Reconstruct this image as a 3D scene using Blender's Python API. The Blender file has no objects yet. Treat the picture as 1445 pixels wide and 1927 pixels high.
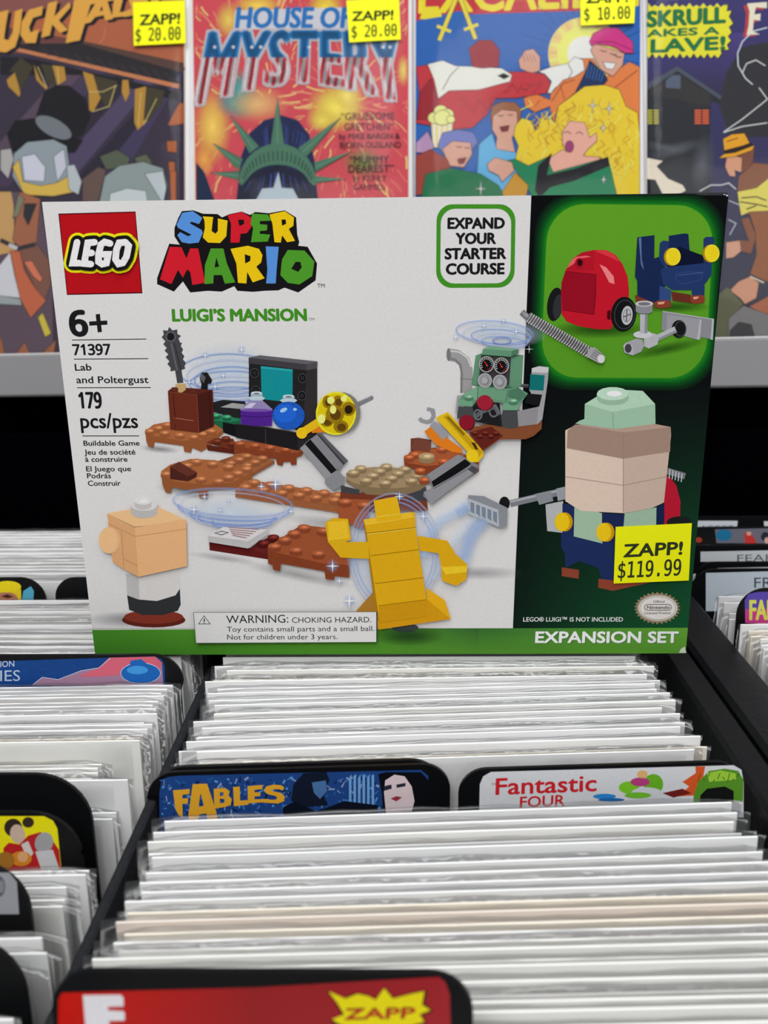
import bpy, math, random
import numpy as np
from mathutils import Vector, Matrix
from mathutils.geometry import tessellate_polygon
random.seed(7)
sc = bpy.context.scene
COL = sc.collection
S = 0.01                                   # everything below is written in centimetres

# ---------------------------------------------------------------- camera, world, lights, exposure
PXW, PXH, FPX = 1445.0, 1927.0, 1650.0
CAM = np.array([0.668, -35.428, 17.154])
def cam_axes(pitch, yaw, roll):
    f = np.array([math.sin(yaw)*math.cos(pitch), math.cos(yaw)*math.cos(pitch), -math.sin(pitch)])
    r = np.array([math.cos(yaw), -math.sin(yaw), 0.0]); u = np.cross(r, f)
    c, s = math.cos(roll), math.sin(roll)
    return c*r+s*u, -s*r+c*u, f
CR, CU, CF = cam_axes(math.radians(16.596), -0.022, -0.013)
cam = bpy.data.cameras.new('camera'); camo = bpy.data.objects.new('camera', cam); COL.objects.link(camo)
M = Matrix([[CR[0], CU[0], -CF[0], CAM[0]*S], [CR[1], CU[1], -CF[1], CAM[1]*S], [CR[2], CU[2], -CF[2], CAM[2]*S], [0, 0, 0, 1]])
camo.matrix_world = M
cam.sensor_fit = 'VERTICAL'; cam.sensor_height = 36.0; cam.lens = 36.0*FPX/PXH
cam.clip_start = 0.01; cam.clip_end = 50
cam.dof.use_dof = True; cam.dof.focus_distance = 0.365; cam.dof.aperture_fstop = 13.0
sc.camera = camo

w = bpy.data.worlds.new('shop_light'); sc.world = w; w.use_nodes = True
w.node_tree.nodes['Background'].inputs[0].default_value = (0.97, 0.985, 1.0, 1)
w.node_tree.nodes['Background'].inputs[1].default_value = 0.46
def area(name, loc, target, sx, sy, power, color=(1, 1, 1)):
    l = bpy.data.lights.new(name, 'AREA'); l.shape = 'RECTANGLE'; l.size = sx; l.size_y = sy; l.energy = power; l.color = color
    o = bpy.data.objects.new(name, l); COL.objects.link(o); o.location = loc
    o.rotation_euler = (Vector(target)-Vector(loc)).to_track_quat('-Z', 'Y').to_euler()
    return o
area('ceiling_lamp_front', (-0.3, -1.35, 1.45), (0, 0.1, 0.1), 2.0, 0.35, 13.5, (1.0, 0.985, 0.96))
area('ceiling_lamp_over', (0.25, -0.45, 1.6), (0, 0.0, 0.0), 2.2, 0.3, 22, (0.97, 0.985, 1.0))
sc.view_settings.view_transform = 'Standard'; sc.view_settings.look = 'None'
sc.view_settings.gamma = 1.0; sc.view_settings.use_curve_mapping = False
sc.view_settings.exposure = 0.0
sc.cycles.max_bounces = 8; sc.cycles.transparent_max_bounces = 24

# ---------------------------------------------------------------- measuring helpers
def ray(x, y): return CF+(x-PXW/2)/FPX*CR-(y-PXH/2)/FPX*CU
def atz(x, y, z): d = ray(x, y); return CAM+(z-CAM[2])/d[2]*d
def aty(x, y, Y): d = ray(x, y); return CAM+(Y-CAM[1])/d[1]*d
def atc(x, y, zc): return CAM+zc*ray(x, y)

# ---------------------------------------------------------------- materials
def lin(c):
    return tuple(((v/255)/12.92 if v/255 <= .04045 else ((v/255+.055)/1.055)**2.4) for v in c)
KC = 1.28                                   # paint brightness: photo colour -> surface colour
def alb(c): return tuple(min(v*KC, .92) for v in lin(c))
def mat(name, c, rough=.5, spec=.4, metal=0., noise=0., nscale=40., bump=0., bscale=200.):
    m = bpy.data.materials.new(name); m.use_nodes = True; nt = m.node_tree; b = nt.nodes['Principled BSDF']
    b.inputs['Roughness'].default_value = rough; b.inputs['Specular IOR Level'].default_value = spec; b.inputs['Metallic'].default_value = metal
    base = alb(c); b.inputs['Base Color'].default_value = (*base, 1)
    if noise or bump:
        tc = nt.nodes.new('ShaderNodeTexCoord')
    if noise:
        n = nt.nodes.new('ShaderNodeTexNoise'); n.inputs['Scale'].default_value = nscale; n.inputs['Detail'].default_value = 4
        nt.links.new(tc.outputs['Object'], n.inputs['Vector'])
        mx = nt.nodes.new('ShaderNodeMix'); mx.data_type = 'RGBA'
        mx.inputs[6].default_value = (*[v*(1-noise) for v in base], 1); mx.inputs[7].default_value = (*[min(v*(1+noise), 1) for v in base], 1)
        nt.links.new(n.outputs['Fac'], mx.inputs[0]); nt.links.new(mx.outputs[2], b.inputs['Base Color'])
    if bump:
        n2 = nt.nodes.new('ShaderNodeTexNoise'); n2.inputs['Scale'].default_value = bscale; n2.inputs['Detail'].default_value = 5
        nt.links.new(tc.outputs['Object'], n2.inputs['Vector'])
        bp = nt.nodes.new('ShaderNodeBump'); bp.inputs['Strength'].default_value = bump; bp.inputs['Distance'].default_value = .001
        nt.links.new(n2.outputs['Fac'], bp.inputs['Height']); nt.links.new(bp.outputs[0], b.inputs['Normal'])
    return m
def ink(name, alpha=False, rough=.55, spec=.0, gain=1.):
    m = bpy.data.materials.new(name); m.use_nodes = True; nt = m.node_tree; b = nt.nodes['Principled BSDF']
    b.inputs['Roughness'].default_value = rough; b.inputs['Specular IOR Level'].default_value = spec
    a = nt.nodes.new('ShaderNodeVertexColor'); a.layer_name = 'ink'
    tc = nt.nodes.new('ShaderNodeTexCoord'); n = nt.nodes.new('ShaderNodeTexNoise'); n.inputs['Scale'].default_value = 900; n.inputs['Detail'].default_value = 3
    nt.links.new(tc.outputs['Object'], n.inputs['Vector'])
    mr = nt.nodes.new('ShaderNodeMapRange'); mr.inputs[3].default_value = .93*gain; mr.inputs[4].default_value = 1.07*gain
    nt.links.new(n.outputs['Fac'], mr.inputs[0])
    vm = nt.nodes.new('ShaderNodeVectorMath'); vm.operation = 'SCALE'
    nt.links.new(a.outputs['Color'], vm.inputs[0]); nt.links.new(mr.outputs[0], vm.inputs['Scale'])
    nt.links.new(vm.outputs[0], b.inputs['Base Color'])
    if alpha: nt.links.new(a.outputs['Alpha'], b.inputs['Alpha'])
    return m
def plastic_film(name, haze=.05, rough=.08, bump=.25, bscale=60., f0=.06, f1=.4):
    m = bpy.data.materials.new(name); m.use_nodes = True; nt = m.node_tree; nt.nodes.clear()
    out = nt.nodes.new('ShaderNodeOutputMaterial'); tr = nt.nodes.new('ShaderNodeBsdfTransparent'); gl = nt.nodes.new('ShaderNodeBsdfGlossy')
    df = nt.nodes.new('ShaderNodeBsdfDiffuse'); df.inputs[0].default_value = (.85, .87, .9, 1)
    gl.inputs['Roughness'].default_value = rough
    fr = nt.nodes.new('ShaderNodeLayerWeight'); fr.inputs['Blend'].default_value = .25
    mr = nt.nodes.new('ShaderNodeMapRange'); mr.inputs[3].default_value = f0; mr.inputs[4].default_value = f1
    nt.links.new(fr.outputs['Fresnel'], mr.inputs[0])
    m1 = nt.nodes.new('ShaderNodeMixShader'); m2 = nt.nodes.new('ShaderNodeMixShader'); m1.inputs[0].default_value = haze
    nt.links.new(tr.outputs[0], m1.inputs[1]); nt.links.new(df.outputs[0], m1.inputs[2])
    nt.links.new(mr.outputs[0], m2.inputs[0]); nt.links.new(m1.outputs[0], m2.inputs[1]); nt.links.new(gl.outputs[0], m2.inputs[2])
    tc = nt.nodes.new('ShaderNodeTexCoord'); n = nt.nodes.new('ShaderNodeTexNoise'); n.inputs['Scale'].default_value = bscale; n.inputs['Detail'].default_value = 3
    nt.links.new(tc.outputs['Object'], n.inputs['Vector'])
    bp = nt.nodes.new('ShaderNodeBump'); bp.inputs['Strength'].default_value = bump; bp.inputs['Distance'].default_value = .004
    nt.links.new(n.outputs['Fac'], bp.inputs['Height'])
    nt.links.new(bp.outputs[0], gl.inputs['Normal']); nt.links.new(bp.outputs[0], fr.inputs['Normal'])
    nt.links.new(m2.outputs[0], out.inputs[0])
    return m
INK = ink('printed_ink'); INKA = ink('printed_ink_faded', True); INKG = ink('glossy_print', rough=.35, spec=.15); INKC = ink('cover_ink', rough=.4, spec=.02, gain=.76)

# ---------------------------------------------------------------- object helpers
def link(name, me, m=None, parent=None):
    o = bpy.data.objects.new(name, me); COL.objects.link(o)
    if m and not me.materials: me.materials.append(m)
    if parent: o.parent = parent
    return o
def tag(o, label=None, cat=None, group=None, kind=None):
    if label: o['label'] = label
    if cat: o['category'] = cat
    if group: o['group'] = group
    if kind: o['kind'] = kind
    return o
def empty(name, loc=(0, 0, 0), rot=(0, 0, 0)):
    o = bpy.data.objects.new(name, None); COL.objects.link(o); o.empty_display_size = .02
    o.location = [v*S for v in loc]; o.rotation_euler = rot; return o
def mesh(name, vs, fs, smooth=False):
    me = bpy.data.meshes.new(name); me.from_pydata([tuple(float(c)*S for c in v) for v in vs], [], fs)
    if smooth:
        for p in me.polygons: p.use_smooth = True
    me.validate(); me.update(); return me
def boxmesh(name, x0, x1, y0, y1, z0, z1, bev=.03):
    # a box with chamfered edges
    b = min(bev, (x1-x0)*.3, (y1-y0)*.3, (z1-z0)*.3)
    vs, idx = [], {}
    X, Y, Z = (x0, x1), (y0, y1), (z0, z1); sg = (1, -1)
    for i in (0, 1):
        for j in (0, 1):
            for k in (0, 1):
                for a in range(3):
                    p = [X[i]+sg[i]*b, Y[j]+sg[j]*b, Z[k]+sg[k]*b]; p[a] = (X, Y, Z)[a][(i, j, k)[a]]
                    idx[i, j, k, a] = len(vs); vs.append(p)
    fs = []
    for a in range(3):
        o = [q for q in range(3) if q != a]
        for s in (0, 1):
            loop = []
            for (p, q) in ((0, 0), (1, 0), (1, 1), (0, 1)):
                c = [0, 0, 0]; c[a] = s; c[o[0]] = p; c[o[1]] = q; loop.append(idx[c[0], c[1], c[2], a])
            fs.append(loop)
    for a in range(3):                      # edges along axis a
        o = [q for q in range(3) if q != a]
        for p in (0, 1):
            for q in (0, 1):
                c0 = [0, 0, 0]; c0[o[0]] = p; c0[o[1]] = q; c1 = list(c0); c1[a] = 1
                fs.append([idx[(*c0, o[0])], idx[(*c1, o[0])], idx[(*c1, o[1])], idx[(*c0, o[1])]])
    for i in (0, 1):
        for j in (0, 1):
            for k in (0, 1): fs.append([idx[i, j, k, 0], idx[i, j, k, 1], idx[i, j, k, 2]])
    me = mesh(name, vs, fs)
    import bmesh
    bm = bmesh.new(); bm.from_mesh(me); bmesh.ops.recalc_face_normals(bm, faces=bm.faces); bm.to_mesh(me); bm.free()
    return me
def slab(name, outline, fn, thick, m=None, parent=None):
    """outline [(a,b)] in a plane; fn(a,b,d) -> 3-D cm point, d = depth behind the front"""
    n = len(outline); vs = [fn(a, b, 0) for a, b in outline]+[fn(a, b, thick) for a, b in outline]
    fs = [list(range(n)), list(range(2*n-1, n-1, -1))]+[[i, i+n, (i+1) % n+n, (i+1) % n] for i in range(n)]
    me = mesh(name, vs, fs)
    import bmesh
    bm = bmesh.new(); bm.from_mesh(me); bmesh.ops.recalc_face_normals(bm, faces=bm.faces); bm.to_mesh(me); bm.free()
    return link(name, me, m, parent)
def rrect(x0, y0, x1, y1, r, n=6, rs=None):
    rs = rs or (r, r, r, r); out = []
    for (cx, cy, a0, rr) in ((x1, y1, 0, rs[0]), (x0, y1, 90, rs[1]), (x0, y0, 180, rs[2]), (x1, y0, 270, rs[3])):
        sx = -1 if cx == x1 else 1; sy = -1 if cy == y1 else 1
        if rr <= 0: out.append((cx, cy)); continue
        for i in range(n+1):
            a = math.radians(a0+90*i/n); out.append((cx+sx*rr+rr*math.cos(a), cy+sy*rr+rr*math.sin(a)))
    return out

# ---------------------------------------------------------------- flat print: coloured shapes laid on one plane
FONTS = {}
def font(k):
    if k not in FONTS:
        FONTS[k] = None
        try:
            import os
            p = os.path.join(bpy.utils.system_resource('DATAFILES'), 'fonts', {'mono': 'DejaVuSansMono.woff2', 'num': 'NotoSansMath-Regular.woff2'}.get(k, 'none'))
            if os.path.exists(p): FONTS[k] = bpy.data.fonts.load(p)
        except Exception: pass
    return FONTS[k]
TCACHE = {}
def raw_text(s, k='sans'):
    c = bpy.data.curves.new('t', 'FONT'); c.body = s; c.resolution_u = 3
    f = font(k)
    if f: c.font = f
    o = bpy.data.objects.new('t', c); COL.objects.link(o)
    dg = bpy.context.evaluated_depsgraph_get(); oe = o.evaluated_get(dg); me = oe.to_mesh()
    me.calc_loop_triangles()
    v = np.array([p.co[:2] for p in me.vertices]); t = np.array([q.vertices[:] for q in me.loop_triangles], int)
    oe.to_mesh_clear(); bpy.data.objects.remove(o); bpy.data.curves.remove(c)
    return v, t
def text_tris(s, k='sans'):
    key = (s, k)
    if key not in TCACHE:
        v, t = raw_text(s, k); x0, x1 = v[:, 0].min(), v[:, 0].max(); v[:, 0] = (v[:, 0]-x0)/(x1-x0); TCACHE[key] = (v, t)
    return TCACHE[key]
CAPH = {}
def caph(k):
    if k not in CAPH: v, _ = raw_text('H', k); CAPH[k] = float(v[:, 1].max())
    return CAPH[k]
def zc(x0, y0, s): return lambda pts: [(x0+p[0]/s, y0+p[1]/s) for p in pts]
class Art:
    def __init__(self, fn, eps=1.6e-3, size=(1445, 1927), m=None):
        self.fn = fn; self.eps = eps; self.cell = 3; self.m = m or INK; self.lo = (-400, -400)
        self.lv = np.zeros((int(2400/self.cell), int(2900/self.cell)), np.int16); self.parts = {}; self.cur = 'print'; self.clip = None; self.outline = None
    def part(self, n): self.cur = n
    def add(self, P, tris, cols, alpha=False, rise=None):
        """P list of 2-D points, cols per point rgb(a) linear"""
        P = np.asarray(P, float)
        if self.clip: P = np.clip(P, self.clip[:2], self.clip[2:])
        I = np.floor((P-np.array(self.lo))/self.cell).astype(int)
        T = np.asarray(tris, int); lo = I[T].min(1); hi = I[T].max(1)+1
        L = 0
        for a, b in zip(lo, hi):
            q = self.lv[max(a[0], 0):b[0], max(a[1], 0):b[1]]
            if q.size: L = max(L, int(q.max()))
        L += 1
        for a, b in zip(lo, hi): self.lv[max(a[0], 0):b[0], max(a[1], 0):b[1]] = L
        d = self.parts.setdefault((self.cur, alpha), [[], [], []])
        n = len(d[0]); d[0].extend(self.fn(p[0], p[1], L*self.eps+(self.eps*rise[i] if rise is not None else 0)) for i, p in enumerate(P))
        d[1].extend([int(i)+n for i in t] for t in T); d[2].extend(cols)
    def poly(self, pts, c, holes=None, tf=None):
        if tf: pts = tf(pts); holes = [tf(h) for h in holes] if holes else None
        loops = [pts]+(holes or []); allp = [p for l in loops for p in l]
        t = tessellate_polygon([[Vector((p[0], p[1], 0)) for p in l] for l in loops])
        if not t: return
        if isinstance(c, list): cols = [(*alb(q), 1) for q in c]
        else: cols = [(*alb(c), 1)]*len(allp)
        self.add(allp, t, cols)
        if self.outline: self.line(pts, self.outline[1], self.outline[0], closed=True)
    def quadgrad(self, p, cs, n=1):          # 4 corners (tl,tr,br,bl), 4 colours, smooth
        p = [np.array(q, float) for q in p]; k = n+1; P, C, T = [], [], []
        cc = [np.array(alb(q)) for q in cs]
        for j in range(k):
            for i in range(k):
                u, v = i/n, j/n
                P.append((p[0]*(1-u)+p[1]*u)*(1-v)+(p[3]*(1-u)+p[2]*u)*v)
                C.append((*((cc[0]*(1-u)+cc[1]*u)*(1-v)+(cc[3]*(1-u)+cc[2]*u)*v), 1))
        for j in range(n):
            for i in range(n): a = j*k+i; T += [(a, a+1, a+k+1), (a, a+k+1, a+k)]
        self.add(P, T, C)
    def ell(self, x, y, rx, ry, c, rot=0, n=20, a0=0, a1=360, tf=None):
        ca, sa = math.cos(math.radians(rot)), math.sin(math.radians(rot)); full = abs(a1-a0) >= 360
        pts = []
        for i in range(n if full else n+1):
            t = math.radians(a0+(a1-a0)*i/n); ex, ey = rx*math.cos(t), ry*math.sin(t)
            pts.append((x+ex*ca-ey*sa, y+ex*sa+ey*ca))
        self.poly(pts, c, tf=tf)
    def ring(self, x, y, rx, ry, wd, c, rot=0, n=28):
        def e(k): return [(x+(rx+k)*math.cos(2*math.pi*i/n)*math.cos(math.radians(rot))-(ry+k)*math.sin(2*math.pi*i/n)*math.sin(math.radians(rot)),
                           y+(rx+k)*math.cos(2*math.pi*i/n)*math.sin(math.radians(rot))+(ry+k)*math.sin(2*math.pi*i/n)*math.cos(math.radians(rot))) for i in range(n)]
        A, B = e(wd/2), e(-wd/2)
        self.add(A+B, [t for i in range(n) for t in ((i, (i+1) % n, (i+1) % n+n), (i, (i+1) % n+n, i+n))], [(*alb(c), 1)]*(2*n))
    def line(self, pts, wd, c, tf=None, closed=False, soft=0, alpha=1., cap=False, wend=None):
        if tf: pts = tf(pts)
        p = [np.array(q, float) for q in pts]; n = len(p); off = []
        for i in range(n):
            a = p[i-1] if (i > 0 or closed) else p[i]; b = p[(i+1) % n] if (i < n-1 or closed) else p[i]
            d0 = p[i]-a; d1 = b-p[i]; l0 = np.hypot(*d0); l1 = np.hypot(*d1)
            t = (d0/l0 if l0 > 1e-9 else 0)+(d1/l1 if l1 > 1e-9 else 0); l = np.hypot(*t) if not np.isscalar(t) else 0
            t = t/l if l > 1e-9 else (d1/max(l1, 1e-9)); nn = np.array([-t[1], t[0]])
            cs = 1.0
            if l0 > 1e-9 and l1 > 1e-9: cs = max(.45, abs(np.dot(nn, np.array([-d0[1], d0[0]])/l0)))
            off.append(nn/cs)
        def wi(i): return (wd if wend is None else wd+(wend-wd)*i/max(n-1, 1))/2
        cc = alb(c); m = n if closed else n-1
        if not soft:
            P = [p[i]+off[i]*wi(i) for i in range(n)]+[p[i]-off[i]*wi(i) for i in range(n)]
            T = [t for i in range(m) for t in ((i, (i+1) % n, (i+1) % n+n), (i, (i+1) % n+n, i+n))]
            self.add(P, T, [(*cc, alpha)]*len(P), alpha < 1)
            if cap:
                for q in (p[0], p[-1]): self.ell(q[0], q[1], wd/2, wd/2, c, n=12)
        else:
            P = [p[i]+off[i]*wi(i) for i in range(n)]+list(p)+[p[i]-off[i]*wi(i) for i in range(n)]
            C = [(*cc, 0)]*n+[(*cc, alpha)]*n+[(*cc, 0)]*n
            T = [t for r in (0, n) for i in range(m) for t in ((i+r, (i+1) % n+r, (i+1) % n+n+r), (i+r, (i+1) % n+n+r, i+n+r))]
            self.add(P, T, C, True)
    def glow(self, x, y, rx, ry, c, a, rot=0, n=20, inner=0.):
        ca, sa = math.cos(math.radians(rot)), math.sin(math.radians(rot)); P = [(x, y)]; C = [(*alb(c), a)]
        for i in range(n):
            t = 2*math.pi*i/n; ex, ey = rx*math.cos(t), ry*math.sin(t); P.append((x+ex*ca-ey*sa, y+ex*sa+ey*ca)); C.append((*alb(c), 0))
        self.add(P, [(0, 1+i, 1+(i+1) % n) for i in range(n)], C, True)
    def text(self, s, x0, y0, x1, y1, h, c, bold=0., k='sans', up=None, warp=None, shear=0, capo=None):
        v, t = text_tris(s, k); cap = capo or caph(k)
        if warp: P = [warp(q[0], q[1]/cap) for q in v]
        else:
            if up is None: up = (-(.117-.212*(((x0+x1)/2-78)/1294))*h, -h)
            P = [(x0+(x1-x0)*q[0]+(up[0]+shear*h)*q[1]/cap, y0+(y1-y0)*q[0]+up[1]*q[1]/cap) for q in v]
        bw = bold*h*1.15
        if bold > .004:                      # heavier weight: the same outline set down several times, slightly apart
            P0 = np.array([tuple(q) for q in P], float); t0 = np.array(t); Q, TT = [], []
            for k in range(8):
                a = math.pi*k/4; Q.append(P0+np.array([math.cos(a), math.sin(a)*.8])*bw); TT.append(t0+k*len(P0))
            n0 = len(P0); P = np.concatenate(Q); t = np.concatenate(TT)
            self.add(P, t, [(*alb(c), 1)]*len(P), rise=[(i//n0)/8.5 for i in range(len(P))]); return
        self.add(P, t, [(*alb(c), 1)]*len(P))
    def fine(self, P, T, colfn, step=5):
        """split triangles small and colour each by its middle"""
        out = []; st = [tuple(np.array(P[i], float) for i in t) for t in T]
        while st:
            a, b, c = st.pop(); ls = [np.hypot(*(b-a)), np.hypot(*(c-b)), np.hypot(*(a-c))]; k = int(np.argmax(ls))
            if ls[k] > step:
                if k == 0: m = (a+b)/2; st += [(a, m, c), (m, b, c)]
                elif k == 1: m = (b+c)/2; st += [(a, b, m), (a, m, c)]
                else: m = (a+c)/2; st += [(a, b, m), (m, b, c)]
            else: out.append((a, b, c))
        PP, TT, CC = [], [], []
        for q in out:
            col = (*alb(colfn(*((q[0]+q[1]+q[2])/3))), 1); n = len(PP); PP += q; TT.append((n, n+1, n+2)); CC += [col]*3
        self.add(PP, TT, CC)
    def build(self, parent, m=None):
        objs = {}
        for (nm, al), (V, F, C) in self.parts.items():
            me = mesh(nm, V, F); ca = me.color_attributes.new('ink', 'FLOAT_COLOR', 'POINT')
            ca.data.foreach_set('color', np.array(C, np.float32).ravel())
            o = link(nm+('_tint' if al else ''), me, INKA if al else (m or self.m), parent); objs[nm, al] = o
            if al: o['kind'] = 'stuff'
        return objs
# ================================================================ the carton
BW, BH, BD = 13.1, 19.1, 6.1
xs_split = aty(985, 770, 0)[0]              # where the white part of the front ends
toy = tag(empty('toy_box', (0, 0, 0)), 'large white, black and green building toy carton standing upright on the bagged comics', 'box')
def carton():
    r = .12; prof = []
    for (cy, cz, a0) in ((r, r, 180), (BD-r, r, 270), (BD-r, BH-r, 0), (r, BH-r, 90)):
        for i in range(5): a = math.radians(a0+90*i/4); prof.append((cy+r*math.cos(a), cz+r*math.sin(a)))
    xs = [-BW, -BW+.08, -7, -1, 4, xs_split, 9, BW-.08, BW]; vs = []; n = len(prof)
    for i, x in enumerate(xs):
        for (y, z) in prof:
            k = .08 if i in (0, len(xs)-1) else 0
            dent = .03*math.exp(-((x+7.6)/.8)**2) if z > BH-.13 else 0
            vs.append((x, min(max(y, k), BD-k) if k else y, (min(max(z, k), BH-k) if k else z)-dent))
    fs = [[i*n+j, i*n+(j+1) % n, (i+1)*n+(j+1) % n, (i+1)*n+j] for i in range(len(xs)-1) for j in range(n)]
    fs += [list(range(n)), list(range(len(vs)-1, len(vs)-n-1, -1))]
    me = mesh('carton', vs, fs)
    for c in ((206, 204, 203), (15, 16, 18), (78, 134, 42)): me.materials.append(mat('carton_card', c, .5, .15, bump=.15, bscale=500))
    for p in me.polygons:
        c = p.center
        p.material_index = 2 if c.z < .013 else (1 if c.x > xs_split*S else 0)
    import bmesh
    bm = bmesh.new(); bm.from_mesh(me); bmesh.ops.recalc_face_normals(bm, faces=bm.faces); bm.to_mesh(me); bm.free()
    return link('carton', me, None, toy)
carton()
def front(x, y, d): p = aty(x, y, 0); return (p[0], -d, p[2])
A = Art(front)
def xl(y): return 78+(y-380)*(178-78)/853.+1.5       # left edge of the face at height y
def xr(y): return 1372-(y-363)*(1372-1291)/867.-1.5
def xsp(y): return 1000-(y-365)*(1000-965)/816.
WH = (206, 204, 203)
A.part('front_background')
yt, yb, yg = 368, 1229, 1182
def ystr(x, y0, y1): return y0+(y1-y0)*(x-78)/1294
nseg = 10
for i in range(nseg):                                     # white panel
    ya, yb2 = 374+(yg-374)*i/nseg, 374+(yg-374)*(i+1)/nseg
    A.quadgrad([(xl(ya), ya+(6 if i == 0 else 0)), (xsp(ya), ya-6 if i == 0 else ya), (xsp(yb2), yb2), (xl(yb2), yb2)], [WH]*4)
BK = (14, 15, 17)
ncol = [BK, BK, BK, (20, 24, 24), (16, 32, 26), (18, 48, 34), (20, 62, 40)]
for i in range(14):                                       # black panel that turns dark green low down
    t0, t1 = i/14, (i+1)/14; y0, y1 = 368+(yg-368)*t0, 368+(yg-368)*t1
    def cg(t, s):
        k = max(0, (t-.42)/.58)*(.25+.75*s); return tuple(BK[q]*(1-k)+(22, 76, 44)[q]*k for q in range(3))
    A.quadgrad([(xsp(y0), y0), (xr(y0), y0), (xr(y1), y1), (xsp(y1), y1)], [cg(t0, 0), cg(t0, 1), cg(t1, 1), cg(t1, 0)], 3)
A.quadgrad([(xl(yg), yg+3), (620, yg+1), (626, 1231), (xl(1232), 1232)], [(66, 128, 38), (84, 146, 44), (74, 134, 42), (58, 118, 34)], 2)
A.quadgrad([(620, yg+1), (900, yg), (900, 1230), (626, 1231)], [(84, 146, 44), (50, 92, 46), (78, 132, 44), (74, 134, 42)], 2)
A.quadgrad([(900, yg), (xr(yg), yg-1), (xr(1228), 1229), (900, 1230)], [(50, 100, 46), (92, 152, 52), (84, 138, 46), (78, 132, 44)], 2)
A.poly([(1288, 1216), (1291, 1228), (1277, 1228), (1281, 1220)], (190, 195, 180))
for (x, y, a) in ((1371, 364, 2.2), (1366, 362, 1.6), (1185, 363, 1.0)): A.ell(x-3, y+4, a, a*.7, (200, 198, 198), n=8)

# ---- green rounded window with its printed halo
A.part('window_picture')
def V(p): return zc(970, 350, 3.524)(p)
gw = [(205, 400)]
import itertools
win = [(x, y) for x, y in rrect(0, 0, 1, 1, .22, 8)]
wc = V([(215, 118), (1318, 130), (1255, 1275), (165, 1270)])
def wmap(u, v, k=0.0):
    u = .5+(u-.5)*(1+2*k); v = .5+(v-.5)*(1+2*k)
    tl, tr, br, bl = [np.array(q) for q in wc]
    return (tl*(1-u)+tr*u)*(1-v)+(bl*(1-u)+br*u)*v
gl = [(0, (28, 120, 30)), (.012, (22, 104, 30)), (.03, (14, 74, 26)), (.052, (14, 46, 24)), (.078, BK)]
for (k0, c0), (k1, c1) in zip(gl[:-1], gl[1:]):
    n = len(win); P = [wmap(u, v, k0) for u, v in win]+[wmap(u, v, k1) for u, v in win]
    P = [(min(max(p[0], xsp(p[1])), xr(p[1])), max(p[1], 369-(p[0]-1000)*.013)) for p in P]
    A.add(P, [t for i in range(n) for t in ((i, (i+1) % n, (i+1) % n+n), (i, (i+1) % n+n, i+n))], [(*alb(c0), 1)]*n+[(*alb(c1), 1)]*n)
A.poly([tuple(wmap(u, v)) for u, v in win], [((88, 148, 36) if v < .55 else (80, 140, 34)) for u, v in win])

# red rounded tank on two wheels
R1, R2, R3 = (180, 24, 40), (140, 16, 34), (206, 50, 60)
A.glow(*V([(560, 950)])[0], 95, 18, (30, 70, 20), .8)
A.ell(*V([(262, 785)])[0], 15, 32, (24, 25, 27), rot=8); A.ell(*V([(280, 800)])[0], 9, 24, (44, 46, 48), rot=8)
A.poly([(300, 700), (306, 640), (330, 560), (380, 480), (440, 440), (520, 424), (600, 425), (660, 455), (710, 520), (742, 600), (752, 690), (750, 740), (690, 840), (630, 950), (540, 950), (420, 930), (340, 900), (305, 850)], R1, tf=V)
A.poly([(330, 566), (532, 586), (536, 700), (520, 852), (312, 822), (300, 720), (304, 640)], R2, tf=V)
A.poly([(330, 560), (380, 480), (440, 440), (520, 424), (520, 560), (420, 560)], (168, 22, 38), tf=V)
A.poly([(556, 520), (600, 540), (650, 600), (655, 650), (620, 640), (590, 580)], (228, 120, 124), tf=V)
A.poly([(520, 430), (600, 428), (655, 458), (690, 505), (640, 480), (570, 450)], R3, tf=V)
A.poly([(340, 545), (372, 490), (400, 470), (470, 462), (500, 470), (430, 480), (380, 520)], (214, 90, 96), tf=V)
A.ell(*V([(424, 512)])[0], 9, 10, (150, 20, 34)); A.ell(*V([(426, 508)])[0], 5, 6.5, (50, 10, 16))
for q in ([(332, 566), (532, 586)], [(520, 852), (312, 822)], [(532, 586), (520, 852)]): A.line(q, .8, (96, 10, 22), tf=V)
A.poly([(606, 830), (630, 820), (628, 890), (606, 880)], (70, 10, 18), tf=V)
A.ell(*V([(716, 850)])[0], 24, 33, (20, 21, 23), rot=6); A.ring(*V([(722, 852)])[0], 19, 27, 2, (52, 54, 56), rot=6)
A.ell(*V([(738, 858)])[0], 10.5, 18, (176, 176, 178), rot=6); A.ring(*V([(738, 858)])[0], 7, 12, 1.5, (120, 120, 124), rot=6)
A.line([(738, 820), (734, 898)], 2.4, (96, 96, 100), tf=V); A.line([(714, 868), (764, 848)], 2.4, (96, 96, 100), tf=V)
# navy tub with four uprights and yellow round studs
A.glow(*V([(1040, 800)])[0], 75, 12, (36, 84, 24), .8)
N1, N2, N3 = (34, 52, 96), (24, 38, 74), (46, 68, 118)
A.poly([(1030, 700), (1160, 720), (1170, 780), (1040, 760)], (96, 44, 34), tf=V)
A.poly([(790, 722), (915, 750), (915, 812), (800, 790)], (112, 54, 38), tf=V)
A.poly([(806, 340), (920, 326), (918, 480), (950, 470), (985, 540), (990, 620), (990, 800), (806, 730), (806, 630), (790, 600)], N2, tf=V)
A.poly([(1015, 330), (1120, 314), (1145, 318), (1155, 440), (1240, 460), (1240, 540), (1000, 540), (1015, 480)], N2, tf=V)
A.poly([(1080, 400), (1160, 430), (1245, 462), (1245, 525), (1060, 530)], (16, 22, 44), tf=V)
A.poly([(815, 345), (832, 340), (835, 480), (850, 560), (830, 520)], (86, 104, 140), tf=V)
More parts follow.
